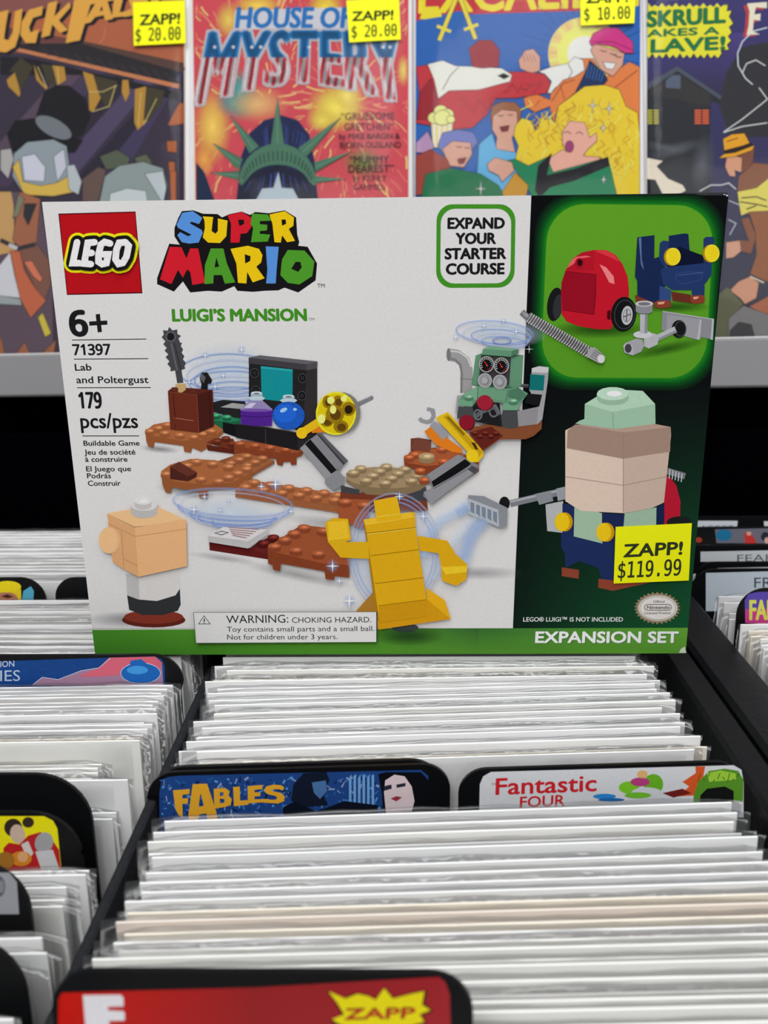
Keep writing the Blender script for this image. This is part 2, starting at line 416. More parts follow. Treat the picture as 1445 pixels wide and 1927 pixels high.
A.poly([(955, 380), (975, 362), (1015, 366), (1015, 520), (985, 540), (950, 480)], N1, tf=V)
A.poly([(1245, 350), (1262, 338), (1310, 336), (1316, 352), (1316, 500), (1245, 516)], N1, tf=V)
A.poly([(985, 540), (1300, 505), (1296, 590), (1262, 640), (1160, 690), (1040, 690), (975, 650), (960, 560)], N1, tf=V)
A.line([(1062, 585), (1120, 570), (1240, 572), (1225, 620), (1120, 650), (1065, 632)], 1.6, N3, tf=V, closed=True)
A.line([(1078, 592), (1240, 575)], 1.2, (70, 92, 140), tf=V)
A.poly([(955, 660), (1030, 690), (1028, 770), (950, 760)], N3, tf=V); A.poly([(1165, 690), (1252, 645), (1250, 730), (1170, 735)], N1, tf=V)
for (a, b, c, d) in ((920, 760, 1030, 812), (1155, 726, 1254, 782)):
    A.poly([(a, b+10), (a+20, b), (c-15, b-4), (c, b+14), (c-4, d-8), (a+30, d), (a+4, d-14)], (128, 56, 40), tf=V); A.poly([(a+20, b+10), (c-40, b+6), (c-50, b+22), (a+24, b+26)], (206, 150, 132), tf=V)
for (x, y) in ((1040, 468), (1297, 446)):
    A.ell(*V([(x-6, y+2)])[0], 15, 17, (170, 130, 10)); A.ell(*V([(x+4, y)])[0], 14, 16.5, (232, 196, 30)); A.ring(*V([(x+4, y)])[0], 12.5, 15, .8, (250, 222, 80))
# grey pipes
G1, G2, G3 = (168, 168, 172), (128, 128, 134), (96, 96, 102)
A.glow(*V([(1000, 1080)])[0], 80, 12, (40, 84, 24), .7, rot=-12)
A.poly([(972, 830), (1000, 832), (1314, 882), (1306, 1020), (1270, 1010), (966, 955)], G2, tf=V)
A.poly([(1000, 850), (1230, 884), (1220, 1018), (1198, 1018), (1000, 960)], (142, 142, 148), tf=V); A.poly([(1220, 885), (1232, 884), (1220, 1018), (1200, 1018)], G1, tf=V)
A.line([(975, 832), (1312, 884)], 2, G1, tf=V); A.poly([(1300, 884), (1314, 882), (1306, 1020), (1290, 1018)], G1, tf=V)
A.ell(*V([(1082, 948)])[0], 14, 17, (24, 24, 26)); A.ring(*V([(1092, 946)])[0], 10, 14, 1.6, (64, 64, 66))
A.line([(870, 1040), (1060, 950)], 12, G1, tf=V); A.line([(872, 1052), (1064, 962)], 4, G2, tf=V)
A.poly([(850, 1000), (910, 975), (950, 990), (940, 1050), (880, 1078), (850, 1060)], G1, tf=V)
A.ell(*V([(842, 985)])[0], 18, 7, (188, 188, 192)); A.line([(848, 850), (848, 975)], 14, G1, tf=V); A.line([(866, 850), (862, 975)], 5, G2, tf=V)
A.poly([(795, 780), (908, 780), (905, 835), (880, 846), (820, 846), (795, 832)], G2, tf=V); A.ell(*V([(851, 780)])[0], 16.5, 5.5, (190, 190, 194)); A.ell(*V([(851, 781)])[0], 12, 3.5, (110, 110, 114))
A.poly([(712, 1060), (730, 1038), (800, 1010), (840, 1020), (850, 1060), (832, 1098), (775, 1124), (720, 1104)], (150, 150, 156), tf=V)
A.poly([(712, 1060), (724, 1042), (772, 1056), (780, 1120), (722, 1104)], G1, tf=V); A.ell(*V([(745, 1076)])[0], 6.5, 8.5, (60, 60, 64))
# ribbed hose
A.line([(40, 835), (90, 880)], 12, (112, 112, 116), tf=V)
for i in range(3): A.line([(38+8*i, 838-10+14*i), (86+4*i, 862+10*i-4)], 1, (176, 176, 180), tf=V)
h0, h1 = np.array((80, 868)), np.array((500, 1110))
A.line([tuple(h0), tuple(h1)], 19, (104, 102, 104), tf=V)
d = (h1-h0)/np.hypot(*(h1-h0)); nn = np.array((-d[1], d[0]))
for i in range(27):
    q = h0+(h1-h0)*(i+.5)/27
    A.line([tuple(q-nn*36+d*4), tuple(q-nn*12+d*7), tuple(q+nn*16+d*5), tuple(q+nn*36-d*2)], 2.1, (184, 182, 184), tf=V); A.line([tuple(q-nn*34+d*11), tuple(q+nn*34+d*6)], 1.2, (70, 68, 70), tf=V)
A.poly([(478, 1078), (520, 1066), (592, 1130), (582, 1168), (548, 1172), (466, 1130)], (150, 148, 150), tf=V)
for i in range(4): A.line([(492+i*9, 1124-i*13), (548+i*9, 1160-i*13)], 1.1, (92, 92, 96), tf=V)
A.ell(*V([(562, 1144)])[0], 7, 8, (198, 196, 198))

A.part('model_picture')
# ---- printed picture of brown plates, furniture and machine
def stud(x, y, rx, top, side, h=None, tf=None):
    if tf:
        s = 10; a, b = tf([(x, y), (x+s, y)]); rx = rx*(b[0]-a[0])/s; x, y = a
    ry = rx*.42; h = h or rx*.62
    A.poly([(x-rx, y), (x+rx, y), (x+rx, y+h)]+[(x+rx*math.cos(t), y+h+ry*math.sin(t)) for t in [math.pi*i/8 for i in range(1, 8)]]+[(x-rx, y+h)], side)
    A.ell(x, y, rx, ry, top, n=14); A.ell(x+rx*.1, y, rx*.5, ry*.45, tuple(min(255, v*1.22+10) for v in top), n=8)
def plate(top, sidep, ctop, cside, studs, tf, rx=40, sc2=None):
    if sidep: A.poly(sidep, cside, tf=tf)
    A.poly(top, ctop, tf=tf)
    for q in studs: stud(q[0], q[1], rx, sc2 or tuple(v*1.06 for v in ctop), tuple(v*.78 for v in ctop), tf=tf)
O = zc(270, 600, 4.129); Q = zc(740, 580, 4.516); Pp = zc(540, 700, 3.44); Sx = zc(320, 880, 3.803); Tt = zc(580, 900, 4.25); Rr = zc(160, 870, 5.161)
BR, BRs = (158, 94, 56), (138, 80, 46); RB, RBs = (146, 76, 46), (122, 58, 34); DB, DBs = (92, 42, 32), (70, 30, 24)
# soft contact shading printed under the model
for (x, y, rx, ry, a, ro) in ((300, 845, 40, 8, .5, 5), (350, 925, 60, 12, .45, 10), (560, 1082, 110, 12, .35, 12), (620, 985, 90, 14, .3, 8), (420, 1050, 70, 8, .3, 8), (900, 850, 60, 14, .3, -30), (250, 1165, 90, 16, .5, 0), (900, 1078, 90, 14, .35, 0), (590, 860, 40, 10, .3, 0)):
    A.glow(x, y, rx, ry, (92, 92, 98), a, rot=ro)
# whirl of pale blue rings behind the left model
SB, SB2 = (150, 172, 216), (196, 208, 232)
def whirl(cx, cy, rx, ry, n, a0=0, a1=360, rot=0, drift=(0, 0), c=SB, al=.5, wd=7, shrink=.12):
    for k in range(n):
        s = 1-shrink*k; pts = []
        for i in range(33):
            t = math.radians(a0+(a1-a0)*i/32); ex, ey = rx*s*math.cos(t), ry*s*math.sin(t); ca, sa = math.cos(math.radians(rot)), math.sin(math.radians(rot))
            pts.append((cx+drift[0]*k+ex*ca-ey*sa, cy+drift[1]*k+ex*sa+ey*ca))
        A.line(pts, wd, c, soft=1, alpha=al*(1 if k % 2 == 0 else .6), closed=abs(a1-a0) >= 360)
        A.line(pts, wd*.28, (236, 240, 248) if k % 2 else (118, 146, 204), soft=1, alpha=al*1.1, closed=abs(a1-a0) >= 360)
def spark(x, y, r, glow=True, c=(240, 244, 252)):
    if glow: A.glow(x, y, r*.9, r*.9, (140, 166, 214), .55, n=12)
    A.poly([(x-r, y), (x-r*.09, y-r*.09), (x, y-r), (x+r*.09, y-r*.09), (x+r, y), (x+r*.09, y+r*.09), (x, y+r), (x-r*.09, y+r*.09)], c)
    A.ell(x, y, r*.2, r*.2, c, n=8)
A.glow(430, 700, 95, 60, SB2, .8)
whirl(430, 700, 92, 34, 3, drift=(3, 8)); whirl(436, 722, 80, 24, 3, drift=(2, 7)); whirl(440, 742, 62, 14, 2, drift=(0, 4))
for q, r in (((480, 284), 9), ((762, 240), 10), ((620, 440), 8), ((557, 526), 9), ((357, 492), 7)): spark(*O([q])[0], r)
# back right green base, black table, teal display
A.poly([(530, 650), (620, 628), (790, 640), (800, 700), (780, 790), (540, 720)], (34, 34, 36), tf=O)
A.poly([(600, 685), (690, 652), (790, 664), (770, 700)], (150, 150, 150), tf=O)
A.poly([(548, 760), (770, 770), (770, 850), (550, 870)], (28, 92, 62), tf=O); A.poly([(548, 750), (640, 745), (760, 785), (680, 800), (552, 790)], (40, 118, 82), tf=O)
for q in ((565, 745), (650, 758)): stud(*q, 34, (60, 140, 100), (24, 88, 60), tf=O)
A.poly([(618, 800), (760, 830), (760, 930), (618, 880)], (22, 22, 24), tf=O)
A.poly([(820, 345), (1270, 395), (1350, 385), (1350, 660), (1340, 900), (1180, 860), (820, 600)], (34, 33, 34), tf=O)
A.poly([(1270, 395), (1350, 385), (1345, 1010), (1200, 1020), (1250, 660)], (48, 44, 46), tf=O)
A.poly([(818, 300), (905, 282), (1352, 330), (1268, 352)], (92, 90, 94), tf=O); A.poly([(818, 300), (1268, 352), (1270, 400), (818, 345)], (60, 58, 62), tf=O); A.poly([(1268, 352), (1352, 330), (1350, 382), (1270, 400)], (74, 72, 76), tf=O)
A.poly([(912, 366), (1160, 392), (1158, 650), (918, 622)], (22, 132, 138), tf=O); A.poly([(912, 366), (1160, 392), (1160, 410), (912, 384)], (40, 152, 156), tf=O)
for q in ((864, 420), (872, 555), (1236, 460), (1232, 596)):
    x, y = O([q])[0]; A.ell(x, y, 9, 9.5, (16, 16, 18)); A.ring(x, y, 7.5, 8.2, 1, (86, 86, 90)); A.ell(x, y, 4.5, 5, (38, 38, 40))
# brown tower with jagged lever
A.poly([(200, 62), (226, 90), (262, 82), (264, 118), (292, 132), (272, 152), (286, 186), (300, 184), (290, 210), (308, 238), (296, 262), (318, 290), (306, 314), (330, 342), (318, 366), (326, 386), (296, 396), (310, 496), (262, 500), (246, 400), (210, 408), (212, 380), (186, 350), (202, 330), (172, 296), (194, 276), (164, 246), (182, 226), (154, 196), (172, 176), (142, 142), (158, 122), (152, 88), (188, 92)], (66, 66, 70), tf=O)
A.line([(215, 190), (262, 400)], 3, (94, 94, 98), tf=O); A.line([(240, 185), (290, 395)], 1.6, (40, 40, 42), tf=O)
x, y = O([(212, 138)])[0]; A.ell(x, y, 10, 10, (88, 88, 92)); A.ell(x, y, 7, 7.4, (28, 28, 30))
A.poly([(452, 500), (500, 500), (500, 560), (446, 560)], (28, 28, 30), tf=O); A.poly([(438, 460), (450, 418), (496, 414), (534, 474), (526, 500), (500, 506), (450, 500)], (30, 30, 32), tf=O); A.poly([(438, 460), (450, 418), (484, 452), (470, 500)], (86, 88, 92), tf=O)
PT = [(16, 870), (80, 820), (180, 800), (560, 820), (622, 860), (560, 905), (440, 940), (300, 945), (140, 920), (40, 900)]
A.poly([(16, 870), (40, 900), (140, 920), (300, 945), (440, 940), (622, 870), (620, 890), (500, 1000), (450, 1030), (380, 1000), (370, 1038), (318, 1030), (312, 985), (86, 955), (80, 1000), (40, 990), (24, 950)], BRs, tf=O)
A.poly(PT, BR, tf=O)
for q in ((52, 866), (120, 842), (186, 816), (168, 880), (284, 896), (394, 912), (462, 888), (530, 866)): stud(*q, 38, (172, 108, 68), (140, 80, 48), tf=O)
A.poly([(192, 560), (230, 530), (440, 545), (540, 550), (550, 830), (434, 882), (212, 858)], (98, 42, 30), tf=O)
A.poly([(416, 590), (536, 552), (548, 832), (434, 882)], (66, 28, 24), tf=O); A.poly([(196, 562), (416, 592), (536, 552), (420, 540), (250, 530)], (84, 36, 28), tf=O)
A.line([(196, 565), (416, 592), (434, 880)], 1.1, (126, 62, 48), tf=O); A.line([(240, 768), (390, 790)], 1.2, (166, 102, 88), tf=O); A.line([(232, 580), (250, 770)], 1.4, (70, 28, 22), tf=O)
A.line([(246, 815), (252, 858)], 1.2, (60, 24, 20), tf=O); A.line([(514, 560), (524, 840)], 1.2, (48, 20, 18), tf=O)
A.poly([(252, 506), (330, 500), (332, 548), (300, 572), (272, 568), (272, 536), (252, 532)], (182, 152, 104), tf=O); A.poly([(222, 532), (262, 528), (270, 566), (222, 560)], DB, tf=O); A.poly([(364, 548), (410, 540), (412, 576), (364, 570)], DB, tf=O)
# black counter with two flasks
plate([(490, 960), (560, 925), (700, 930), (720, 1000), (660, 1010)], [(490, 975), (660, 1005), (720, 1000), (720, 1050), (500, 1020)], (104, 46, 30), (84, 34, 24), [(574, 944), (642, 922), (690, 962)], O, 34)
A.poly([(706, 980), (760, 940), (1150, 985), (1250, 1020), (1230, 1060), (1190, 1075), (1190, 1130), (1150, 1134), (1140, 1108), (1088, 1110), (1080, 1140), (1040, 1130), (1030, 1085), (706, 1060)], RBs, tf=O)
A.poly([(706, 978), (770, 945), (1240, 1010), (1200, 1036), (1100, 1040), (900, 1020)], RB, tf=O)
for q in ((752, 962), (868, 976), (984, 992), (1106, 1008)): stud(*q, 39, (160, 86, 54), (124, 60, 36), tf=O)
A.poly([(716, 812), (948, 836), (1200, 880), (1250, 850), (1310, 890), (1300, 960), (1200, 1020), (950, 965), (720, 920)], (30, 28, 30), tf=O)
A.poly([(1196, 882), (1310, 880), (1305, 960), (1200, 1020)], (42, 38, 40), tf=O); A.line([(948, 836), (952, 964)], 1, (70, 68, 70), tf=O); A.line([(716, 812), (948, 838), (1198, 882)], 1, (74, 72, 76), tf=O)
def flask(cx, cy, rx, ry, c, cl, neck, top, round_):
    x, y = O([(cx, cy)])[0]; rx /= 4.129; ry /= 4.129; ny = O([(cx, neck)])[0][1]; ty = O([(cx, top)])[0][1]
    A.poly([(x-rx*.36, ty), (x+rx*.36, ty), (x+rx*.4, ny), (x-rx*.4, ny)], (150, 166, 176)); A.ell(x, ny-(ny-ty)*.45, rx*.52, 4, (176, 192, 200)); A.ell(x, ty, rx*.34, 3, (196, 208, 214)); A.ell(x, ty+1, rx*.2, 1.6, (96, 110, 122))
    if round_:
        A.ell(x, y, rx, ry, c); A.ell(x-rx*.2, y-ry*.15, rx*.68, ry*.66, tuple(v*1.12 for v in c)); A.ell(x-rx*.3, y-ry*.4, rx*.24, ry*.14, cl, rot=-25); A.ell(x+rx*.4, y-ry*.45, rx*.12, ry*.1, cl)
        for k in range(10): t = k*.63; A.ell(x+rx*.9*math.cos(t), y+ry*.88*math.sin(t), rx*.07, ry*.03, tuple(v*.7 for v in c), n=6)
    else:
        A.poly([(x-rx, y-ry*.3), (x-rx*.4, y-ry*.95), (x+rx*.4, y-ry*.95), (x+rx, y-ry*.3), (x+rx*.97, y+ry), (x-rx*.97, y+ry)], (136, 124, 168))
        A.poly([(x-rx, y-ry*.22), (x+rx, y-ry*.18), (x+rx*.96, y+ry), (x-rx*.96, y+ry)], c); A.ell(x, y-ry*.22, rx, 3, (112, 76, 156)); A.line([(x-rx, y+ry*.2), (x, y+ry*.3), (x+rx, y+ry*.22)], 1, (44, 18, 84)); A.poly([(x-rx*.8, y-ry*.4), (x-rx*.4, y-ry*.8), (x, y-ry*.8), (x-rx*.3, y-ry*.4)], (190, 184, 210))
flask(880, 730, 124, 100, (74, 34, 130), (200, 200, 230), 650, 575, False)
flask(1128, 750, 126, 110, (30, 84, 176), (150, 190, 240), 660, 600, True)
A.poly([(716, 812), (948, 838), (1198, 882), (1198, 890), (948, 850), (716, 826)], (36, 34, 36), tf=O)
# middle brown path
A.poly([(706, 1060), (800, 1045), (1018, 1096), (1018, 1122), (848, 1220), (700, 1240), (500, 1130)], (130, 78, 50), tf=O)
A.poly([(706, 1050), (780, 1038), (1018, 1096), (845, 1196), (620, 1150)], (148, 90, 56), tf=O)
for q in ((804, 1058), (746, 1084), (926, 1074), (870, 1104), (680, 1112), (810, 1130)): stud(*q, 40, (166, 104, 66), (130, 76, 48), tf=O)
A.poly([(142, 1180), (210, 1130), (370, 1085), (560, 1095), (845, 1190), (845, 1240), (700, 1320), (500, 1330), (500, 1395), (440, 1390), (430, 1340), (222, 1305), (216, 1350), (176, 1346), (150, 1280)], BRs, tf=O)
A.poly([(142, 1180), (210, 1130), (370, 1085), (560, 1095), (845, 1190), (690, 1270), (480, 1285), (260, 1262), (160, 1222)], BR, tf=O)
for q in ((414, 1100), (344, 1130), (540, 1118), (180, 1196), (664, 1140), (804, 1156), (736, 1190), (664, 1220), (450, 1236), (586, 1252)): stud(*q, 42, (172, 108, 70), (138, 80, 50), tf=O)
A.poly([(210, 1146), (280, 1106), (420, 1190), (414, 1224), (350, 1258), (212, 1240)], (72, 34, 28), tf=O); A.poly([(280, 1106), (420, 1190), (350, 1222), (212, 1146)], (94, 48, 38), tf=O)
# long brown beam to the centre
A.poly([(470, 140), (560, 110), (1230, 190), (1225, 330), (1205, 318), (470, 208)], BRs, tf=Sx)
A.poly([(470, 150), (540, 88), (640, 95), (1215, 185), (1215, 268), (470, 165)], BR, tf=Sx)
A.poly([(470, 168), (1212, 270), (1208, 320), (470, 206)], (144, 86, 54), tf=Sx)
for q in ((604, 96), (720, 112), (850, 134), (976, 152), (1102, 170), (1200, 188), (542, 128), (670, 148), (800, 170), (924, 186), (1046, 204), (1178, 222)): stud(*q, 42, (170, 106, 68), (136, 78, 48), tf=Sx)
# whirl of pale blue rings in front of the left model
A.glow(435, 965, 100, 34, SB2, .85, rot=6)
whirl(438, 945, 112, 26, 2, rot=3, drift=(0, 4), al=.42); whirl(440, 956, 104, 22, 4, a0=-10, a1=190, rot=3, drift=(-1, 7), al=.6, wd=8); whirl(448, 972, 74, 16, 3, a0=0, a1=200, drift=(4, 5), al=.5)
for q, r in (((250, 205), 8), ((175, 295), 11), ((420, 230), 7), ((362, 300), 8), ((656, 130), 9), ((756, 116), 15), ((868, 308), 8)): spark(*Sx([q])[0], r)
# white tile on a dark red plate, brown plate with feet
A.poly([(280, 530), (560, 572), (700, 600), (700, 655), (284, 590)], (92, 28, 28), tf=Sx)
A.poly([(700, 500), (790, 500), (720, 590), (700, 620), (570, 580), (620, 540)], (96, 34, 30), tf=Sx)
for q in ((740, 494), (668, 534)): stud(*q, 42, (106, 38, 34), (74, 22, 22), tf=Sx)
A.poly([(276, 480), (330, 455), (700, 440), (704, 470), (562, 572), (278, 526)], (176, 174, 174), tf=Sx); A.poly([(276, 482), (380, 420), (700, 436), (560, 520)], (204, 200, 200), tf=Sx)
for i in range(5): A.line([(400+i*8+20, 425+i*14-4), (640-i*22, 436+i*15)], 1.8, (150, 116, 120), tf=Sx)
A.line([(325, 462), (372, 448), (420, 458), (372, 474)], 1.4, (60, 58, 62), tf=Sx, closed=True)
A.poly([(700, 560), (940, 405), (1110, 430), (1290, 640), (1285, 780), (1180, 770), (1176, 796), (1114, 790), (1108, 735), (796, 680), (790, 732), (740, 724), (736, 690), (704, 680)], RBs, tf=Sx)
A.poly([(700, 560), (860, 460), (960, 405), (1130, 425), (1290, 560), (1280, 690), (1100, 680), (760, 600)], RB, tf=Sx)
for q in ((960, 418), (890, 458), (824, 504), (750, 552), (904, 580), (1064, 604), (1100, 440)): stud(*q, 46, (160, 88, 56), (124, 60, 38), tf=Sx)
# centre: red brown base, round tan table
A.poly([(348, 770), (900, 800), (912, 895), (600, 900), (335, 895)], (112, 52, 34), tf=Pp); A.poly([(335, 815), (540, 820), (520, 1000), (470, 1010), (335, 940)], (150, 78, 46), tf=Pp)
for q in ((378, 830), (500, 850)): stud(*q, 42, (164, 90, 56), (128, 64, 40), tf=Pp)
A.poly([(350, 730), (470, 760), (465, 792), (350, 775)], (62, 62, 66), tf=Pp); A.poly([(780, 770), (900, 740), (900, 830), (790, 830)], (60, 62, 68), tf=Pp)
A.poly([(384, 650), (890, 650), (892, 740), (860, 762), (780, 788), (700, 770), (640, 796), (520, 790), (470, 760), (384, 710)], (124, 104, 76), tf=Pp)
A.ell(*Pp([(636, 680)])[0], 74, 20, (150, 128, 96), rot=2)
for q in ((642, 604), (478, 616), (762, 620), (600, 634), (430, 644), (844, 664), (720, 648), (556, 662), (676, 678), (512, 694), (804, 696), (636, 710)): stud(*q, 38, (164, 142, 108), (124, 104, 76), tf=Pp)
# left grey arm with clear yellow dome
A.poly([(85, 490), (150, 430), (395, 570), (330, 640), (380, 680), (340, 750), (300, 764), (245, 715), (255, 690)], (120, 120, 124), tf=Pp)
A.poly([(85, 490), (120, 465), (310, 650), (300, 764), (245, 712), (258, 690)], (138, 138, 142), tf=Pp)
A.poly([(118, 464), (152, 432), (330, 625), (288, 655)], (22, 22, 24), tf=Pp); A.poly([(152, 432), (195, 400), (365, 600), (320, 628)], (124, 124, 128), tf=Pp); A.poly([(195, 400), (225, 395), (398, 572), (366, 600)], (84, 84, 88), tf=Pp)
A.line([(200, 400), (372, 592)], 1.6, (34, 34, 36), tf=Pp)
A.poly([(250, 690), (330, 632), (378, 680), (370, 720), (300, 764), (246, 712)], (128, 128, 132), tf=Pp)
A.line([(440, 220), (545, 168)], 9, (120, 120, 124), tf=Pp, cap=True); A.line([(430, 205), (540, 156)], 2, (176, 176, 180), tf=Pp)
A.ell(*Pp([(352, 262)])[0], 36, 39, (120, 116, 110), rot=10)
A.poly([(155, 372), (225, 335), (250, 385), (165, 392)], (206, 116, 30), tf=Pp)
A.line([(105, 385), (210, 318)], 15, (212, 172, 26), tf=Pp); A.ell(*Pp([(98, 392)])[0], 10.5, 10.5, (218, 180, 28))
A.ell(*Pp([(318, 265)])[0], 38, 41, (208, 184, 20), rot=8); A.ring(*Pp([(318, 265)])[0], 36, 39, 2.4, (238, 216, 50), rot=8)
for (x, y, a, b) in ((262, 190, 9, 12), (330, 190, 10, 12), (400, 235, 13, 13), (350, 350, 14, 12), (260, 320, 12, 9), (312, 268, 17, 17)):
    A.ell(*Pp([(x, y)])[0], a, b, (142, 112, 20)); A.ell(*Pp([(x+4, y+4)])[0], a*.6, b*.6, (92, 62, 16))
for (x, y, a, b) in ((285, 180, 7, 7), (300, 240, 6, 8), (225, 300, 7, 9), (370, 170, 6, 6)): A.ell(*Pp([(x, y)])[0], a, b, (244, 232, 120))
A.ell(*Pp([(398, 240)])[0], 7, 8, (40, 30, 14))
# right arm
A.poly([(800, 430), (850, 425), (935, 440), (925, 520), (800, 510)], (112, 60, 46), tf=Pp)
A.poly([(757, 560), (800, 510), (960, 485), (1080, 500), (1240, 570), (1240, 640), (1160, 690), (900, 660), (760, 600)], RBs, tf=Pp)
A.poly([(760, 545), (830, 500), (980, 490), (1150, 530), (1100, 590), (900, 605), (780, 585)], (158, 82, 48), tf=Pp)
for q in ((828, 525), (790, 545), (1002, 492), (1012, 570), (862, 630), (890, 690)): stud(*q, 34, (172, 92, 56), (132, 66, 40), tf=Pp)
stud(*Pp([(903, 540)])[0], 15, (168, 142, 104), (136, 112, 80), h=8)
A.poly([(800, 500), (925, 512), (935, 445), (850, 425), (820, 440)], (110, 62, 50), tf=Pp)
A.poly([(905, 660), (1120, 530), (1240, 600), (1230, 640), (1020, 790), (940, 850), (880, 800), (885, 770), (940, 745)], (118, 118, 122), tf=Pp)
A.poly([(905, 660), (1105, 530), (1150, 560), (945, 705)], (130, 130, 134), tf=Pp); A.poly([(935, 705), (1150, 560), (1190, 590), (1165, 610), (950, 748)], (20, 20, 22), tf=Pp)
A.poly([(885, 775), (1200, 600), (1240, 625), (1030, 775), (985, 812), (930, 855)], (136, 136, 140), tf=Pp); A.poly([(1195, 600), (1240, 625), (1210, 655), (1170, 628)], (70, 70, 74), tf=Pp)
A.line([(948, 750), (1190, 612)], 1, (60, 60, 62), tf=Pp)
A.line([(940, 240), (948, 262), (948, 290), (930, 318), (905, 325), (870, 315), (858, 298)], 8, (140, 140, 144), tf=Pp); A.line([(905, 238), (935, 245), (948, 275)], 7, (140, 140, 144), tf=Pp)
A.poly([(888, 382), (930, 350), (1135, 495), (1125, 522), (1070, 515), (960, 465)], (210, 116, 30), tf=Pp); A.poly([(922, 345), (955, 312), (1045, 395), (1010, 438)], (144, 144, 148), tf=Pp)
A.poly([(962, 296), (985, 280), (1040, 256), (1270, 510), (1270, 540), (1235, 580), (1190, 580), (1160, 545), (1165, 510)], (214, 176, 28), tf=Pp); A.poly([(1010, 285), (1040, 272), (1265, 515), (1240, 545)], (184, 146, 22), tf=Pp)
A.poly([(1030, 290), (1045, 285), (1150, 395), (1140, 410)], (128, 100, 20), tf=Pp); A.poly([(1190, 450), (1215, 455), (1235, 495), (1220, 500)], (60, 46, 14), tf=Pp); A.ell(*Pp([(1198, 538)])[0], 11.5, 12, (226, 188, 30))
# machine (sand green) with dials
A.glow(945, 625, 85, 28, SB2, .7, rot=4)
whirl(930, 625, 72, 21, 2, rot=4, drift=(4, 5), al=.55, wd=6); whirl(942, 634, 56, 14, 3, rot=4, drift=(3, 5), al=.6, wd=5); whirl(944, 641, 17, 6, 2, al=1, wd=3, c=(90, 116, 180))
for q, r in (((936, 104), 8), ((768, 146), 8), ((1042, 196), 8), ((530, 244), 8)): spark(*Q([q])[0], r)
A.line([(1065, 655), (1150, 660)], 6, (92, 92, 96), tf=Q); A.line([(1065, 660), (1150, 664)], 1.6, (30, 30, 32), tf=Q)
A.poly([(640, 1010), (920, 960), (1170, 960), (1260, 950), (1256, 1020), (1190, 1080), (1120, 1108), (1080, 1108), (900, 1110), (760, 1210), (650, 1080)], (122, 70, 44), tf=Q)
A.poly([(640, 1050), (830, 1000), (930, 1080), (760, 1200)], (92, 34, 26), tf=Q)
for i in range(5): stud(690+i*45, 1050+(i % 2)*28, 26, (106, 42, 32), (66, 24, 20), tf=Q)
A.poly([(540, 740), (600, 730), (600, 900), (528, 880)], (146, 146, 148), tf=Q)
A.line([(470, 395), (540, 405), (600, 450), (622, 520), (620, 720)], 23, (146, 144, 144), tf=Q); A.line([(475, 362), (560, 372), (630, 420), (662, 500)], 3, (196, 194, 194), tf=Q); A.line([(480, 425), (530, 440), (570, 480), (582, 560), (578, 720)], 4, (116, 116, 118), tf=Q)
A.ell(*Q([(470, 393)])[0], 4, 12, (112, 112, 114)); A.line([(566, 598), (672, 604)], .8, (96, 96, 98), tf=Q)
A.poly([(550, 830), (670, 840), (700, 900), (920, 900), (930, 850), (1070, 860), (1050, 1010), (1000, 1020), (760, 970), (540, 930)], (66, 68, 70), tf=Q)
A.poly([(1050, 870), (1240, 830), (1215, 980), (1060, 1000)], (134, 132, 134), tf=Q); A.poly([(1175, 505), (1235, 488), (1316, 498), (1310, 600), (1262, 940), (1215, 985), (1230, 830), (1150, 690)], (150, 148, 152), tf=Q)
A.poly([(1172, 508), (1232, 490), (1316, 498), (1312, 545), (1172, 540)], (188, 186, 188), tf=Q); A.poly([(1160, 556), (1282, 566), (1272, 696), (1152, 690)], (18, 104, 102), tf=Q); A.poly([(1140, 720), (1260, 730), (1236, 830), (1112, 800)], (24, 24, 26), tf=Q)
SG, SGd, SGl = (92, 136, 108), (72, 112, 88), (112, 156, 126)
A.poly([(700, 400), (760, 380), (1105, 398), (1090, 660), (1020, 690), (700, 660), (665, 650)], SGd, tf=Q)
A.poly([(1000, 420), (1105, 398), (1085, 660), (1018, 690), (975, 640)], SG, tf=Q); A.poly([(748, 400), (1000, 420), (985, 650), (720, 640)], (62, 58, 60), tf=Q); A.poly([(700, 400), (745, 385), (722, 655), (668, 650)], SG, tf=Q)
A.poly([(760, 345), (820, 318), (1064, 345), (1060, 380), (1000, 410), (750, 392)], SG, tf=Q); A.poly([(760, 345), (820, 318), (1064, 345), (1005, 362)], SGl, tf=Q); A.poly([(1005, 362), (1064, 345), (1060, 382), (1000, 410)], SGd, tf=Q)
for (x, y) in ((790, 475), (916, 486)):
    a, b = Q([(x, y)])[0]; A.ell(a, b, 14.5, 15.5, (150, 148, 148)); A.ell(a, b, 12, 13.2, (22, 22, 24))
    for k in range(15):
        t = math.radians(150+k*20); A.line([(a+8.6*math.cos(t), b+9.4*math.sin(t)), (a+11*math.cos(t), b+12.2*math.sin(t))], 1.2, (200, 50, 50) if k > 11 else ((110, 160, 210) if k > 9 else (220, 220, 220)))
    A.line([(a+1, b+2), (a-4, b-6)], 1.2, (210, 50, 50)); A.ell(a+1, b+2, 1.8, 1.8, (210, 50, 50), n=8)
A.poly([(555, 780), (600, 720), (720, 655), (985, 680), (1060, 670), (1140, 720), (1060, 830), (1060, 862), (925, 862), (940, 800), (700, 780), (670, 830), (552, 822)], SG, tf=Q)
A.poly([(600, 720), (720, 656), (712, 780), (600, 745)], SGl, tf=Q); A.poly([(965, 700), (1060, 670), (1130, 740), (1060, 790), (960, 740)], SGd, tf=Q); A.poly([(718, 668), (978, 700), (955, 785), (712, 752)], (100, 144, 114), tf=Q)
A.line([(716, 660), (710, 778)], .9, (52, 84, 66), tf=Q); A.line([(970, 695), (950, 785)], .9, (52, 84, 66), tf=Q)
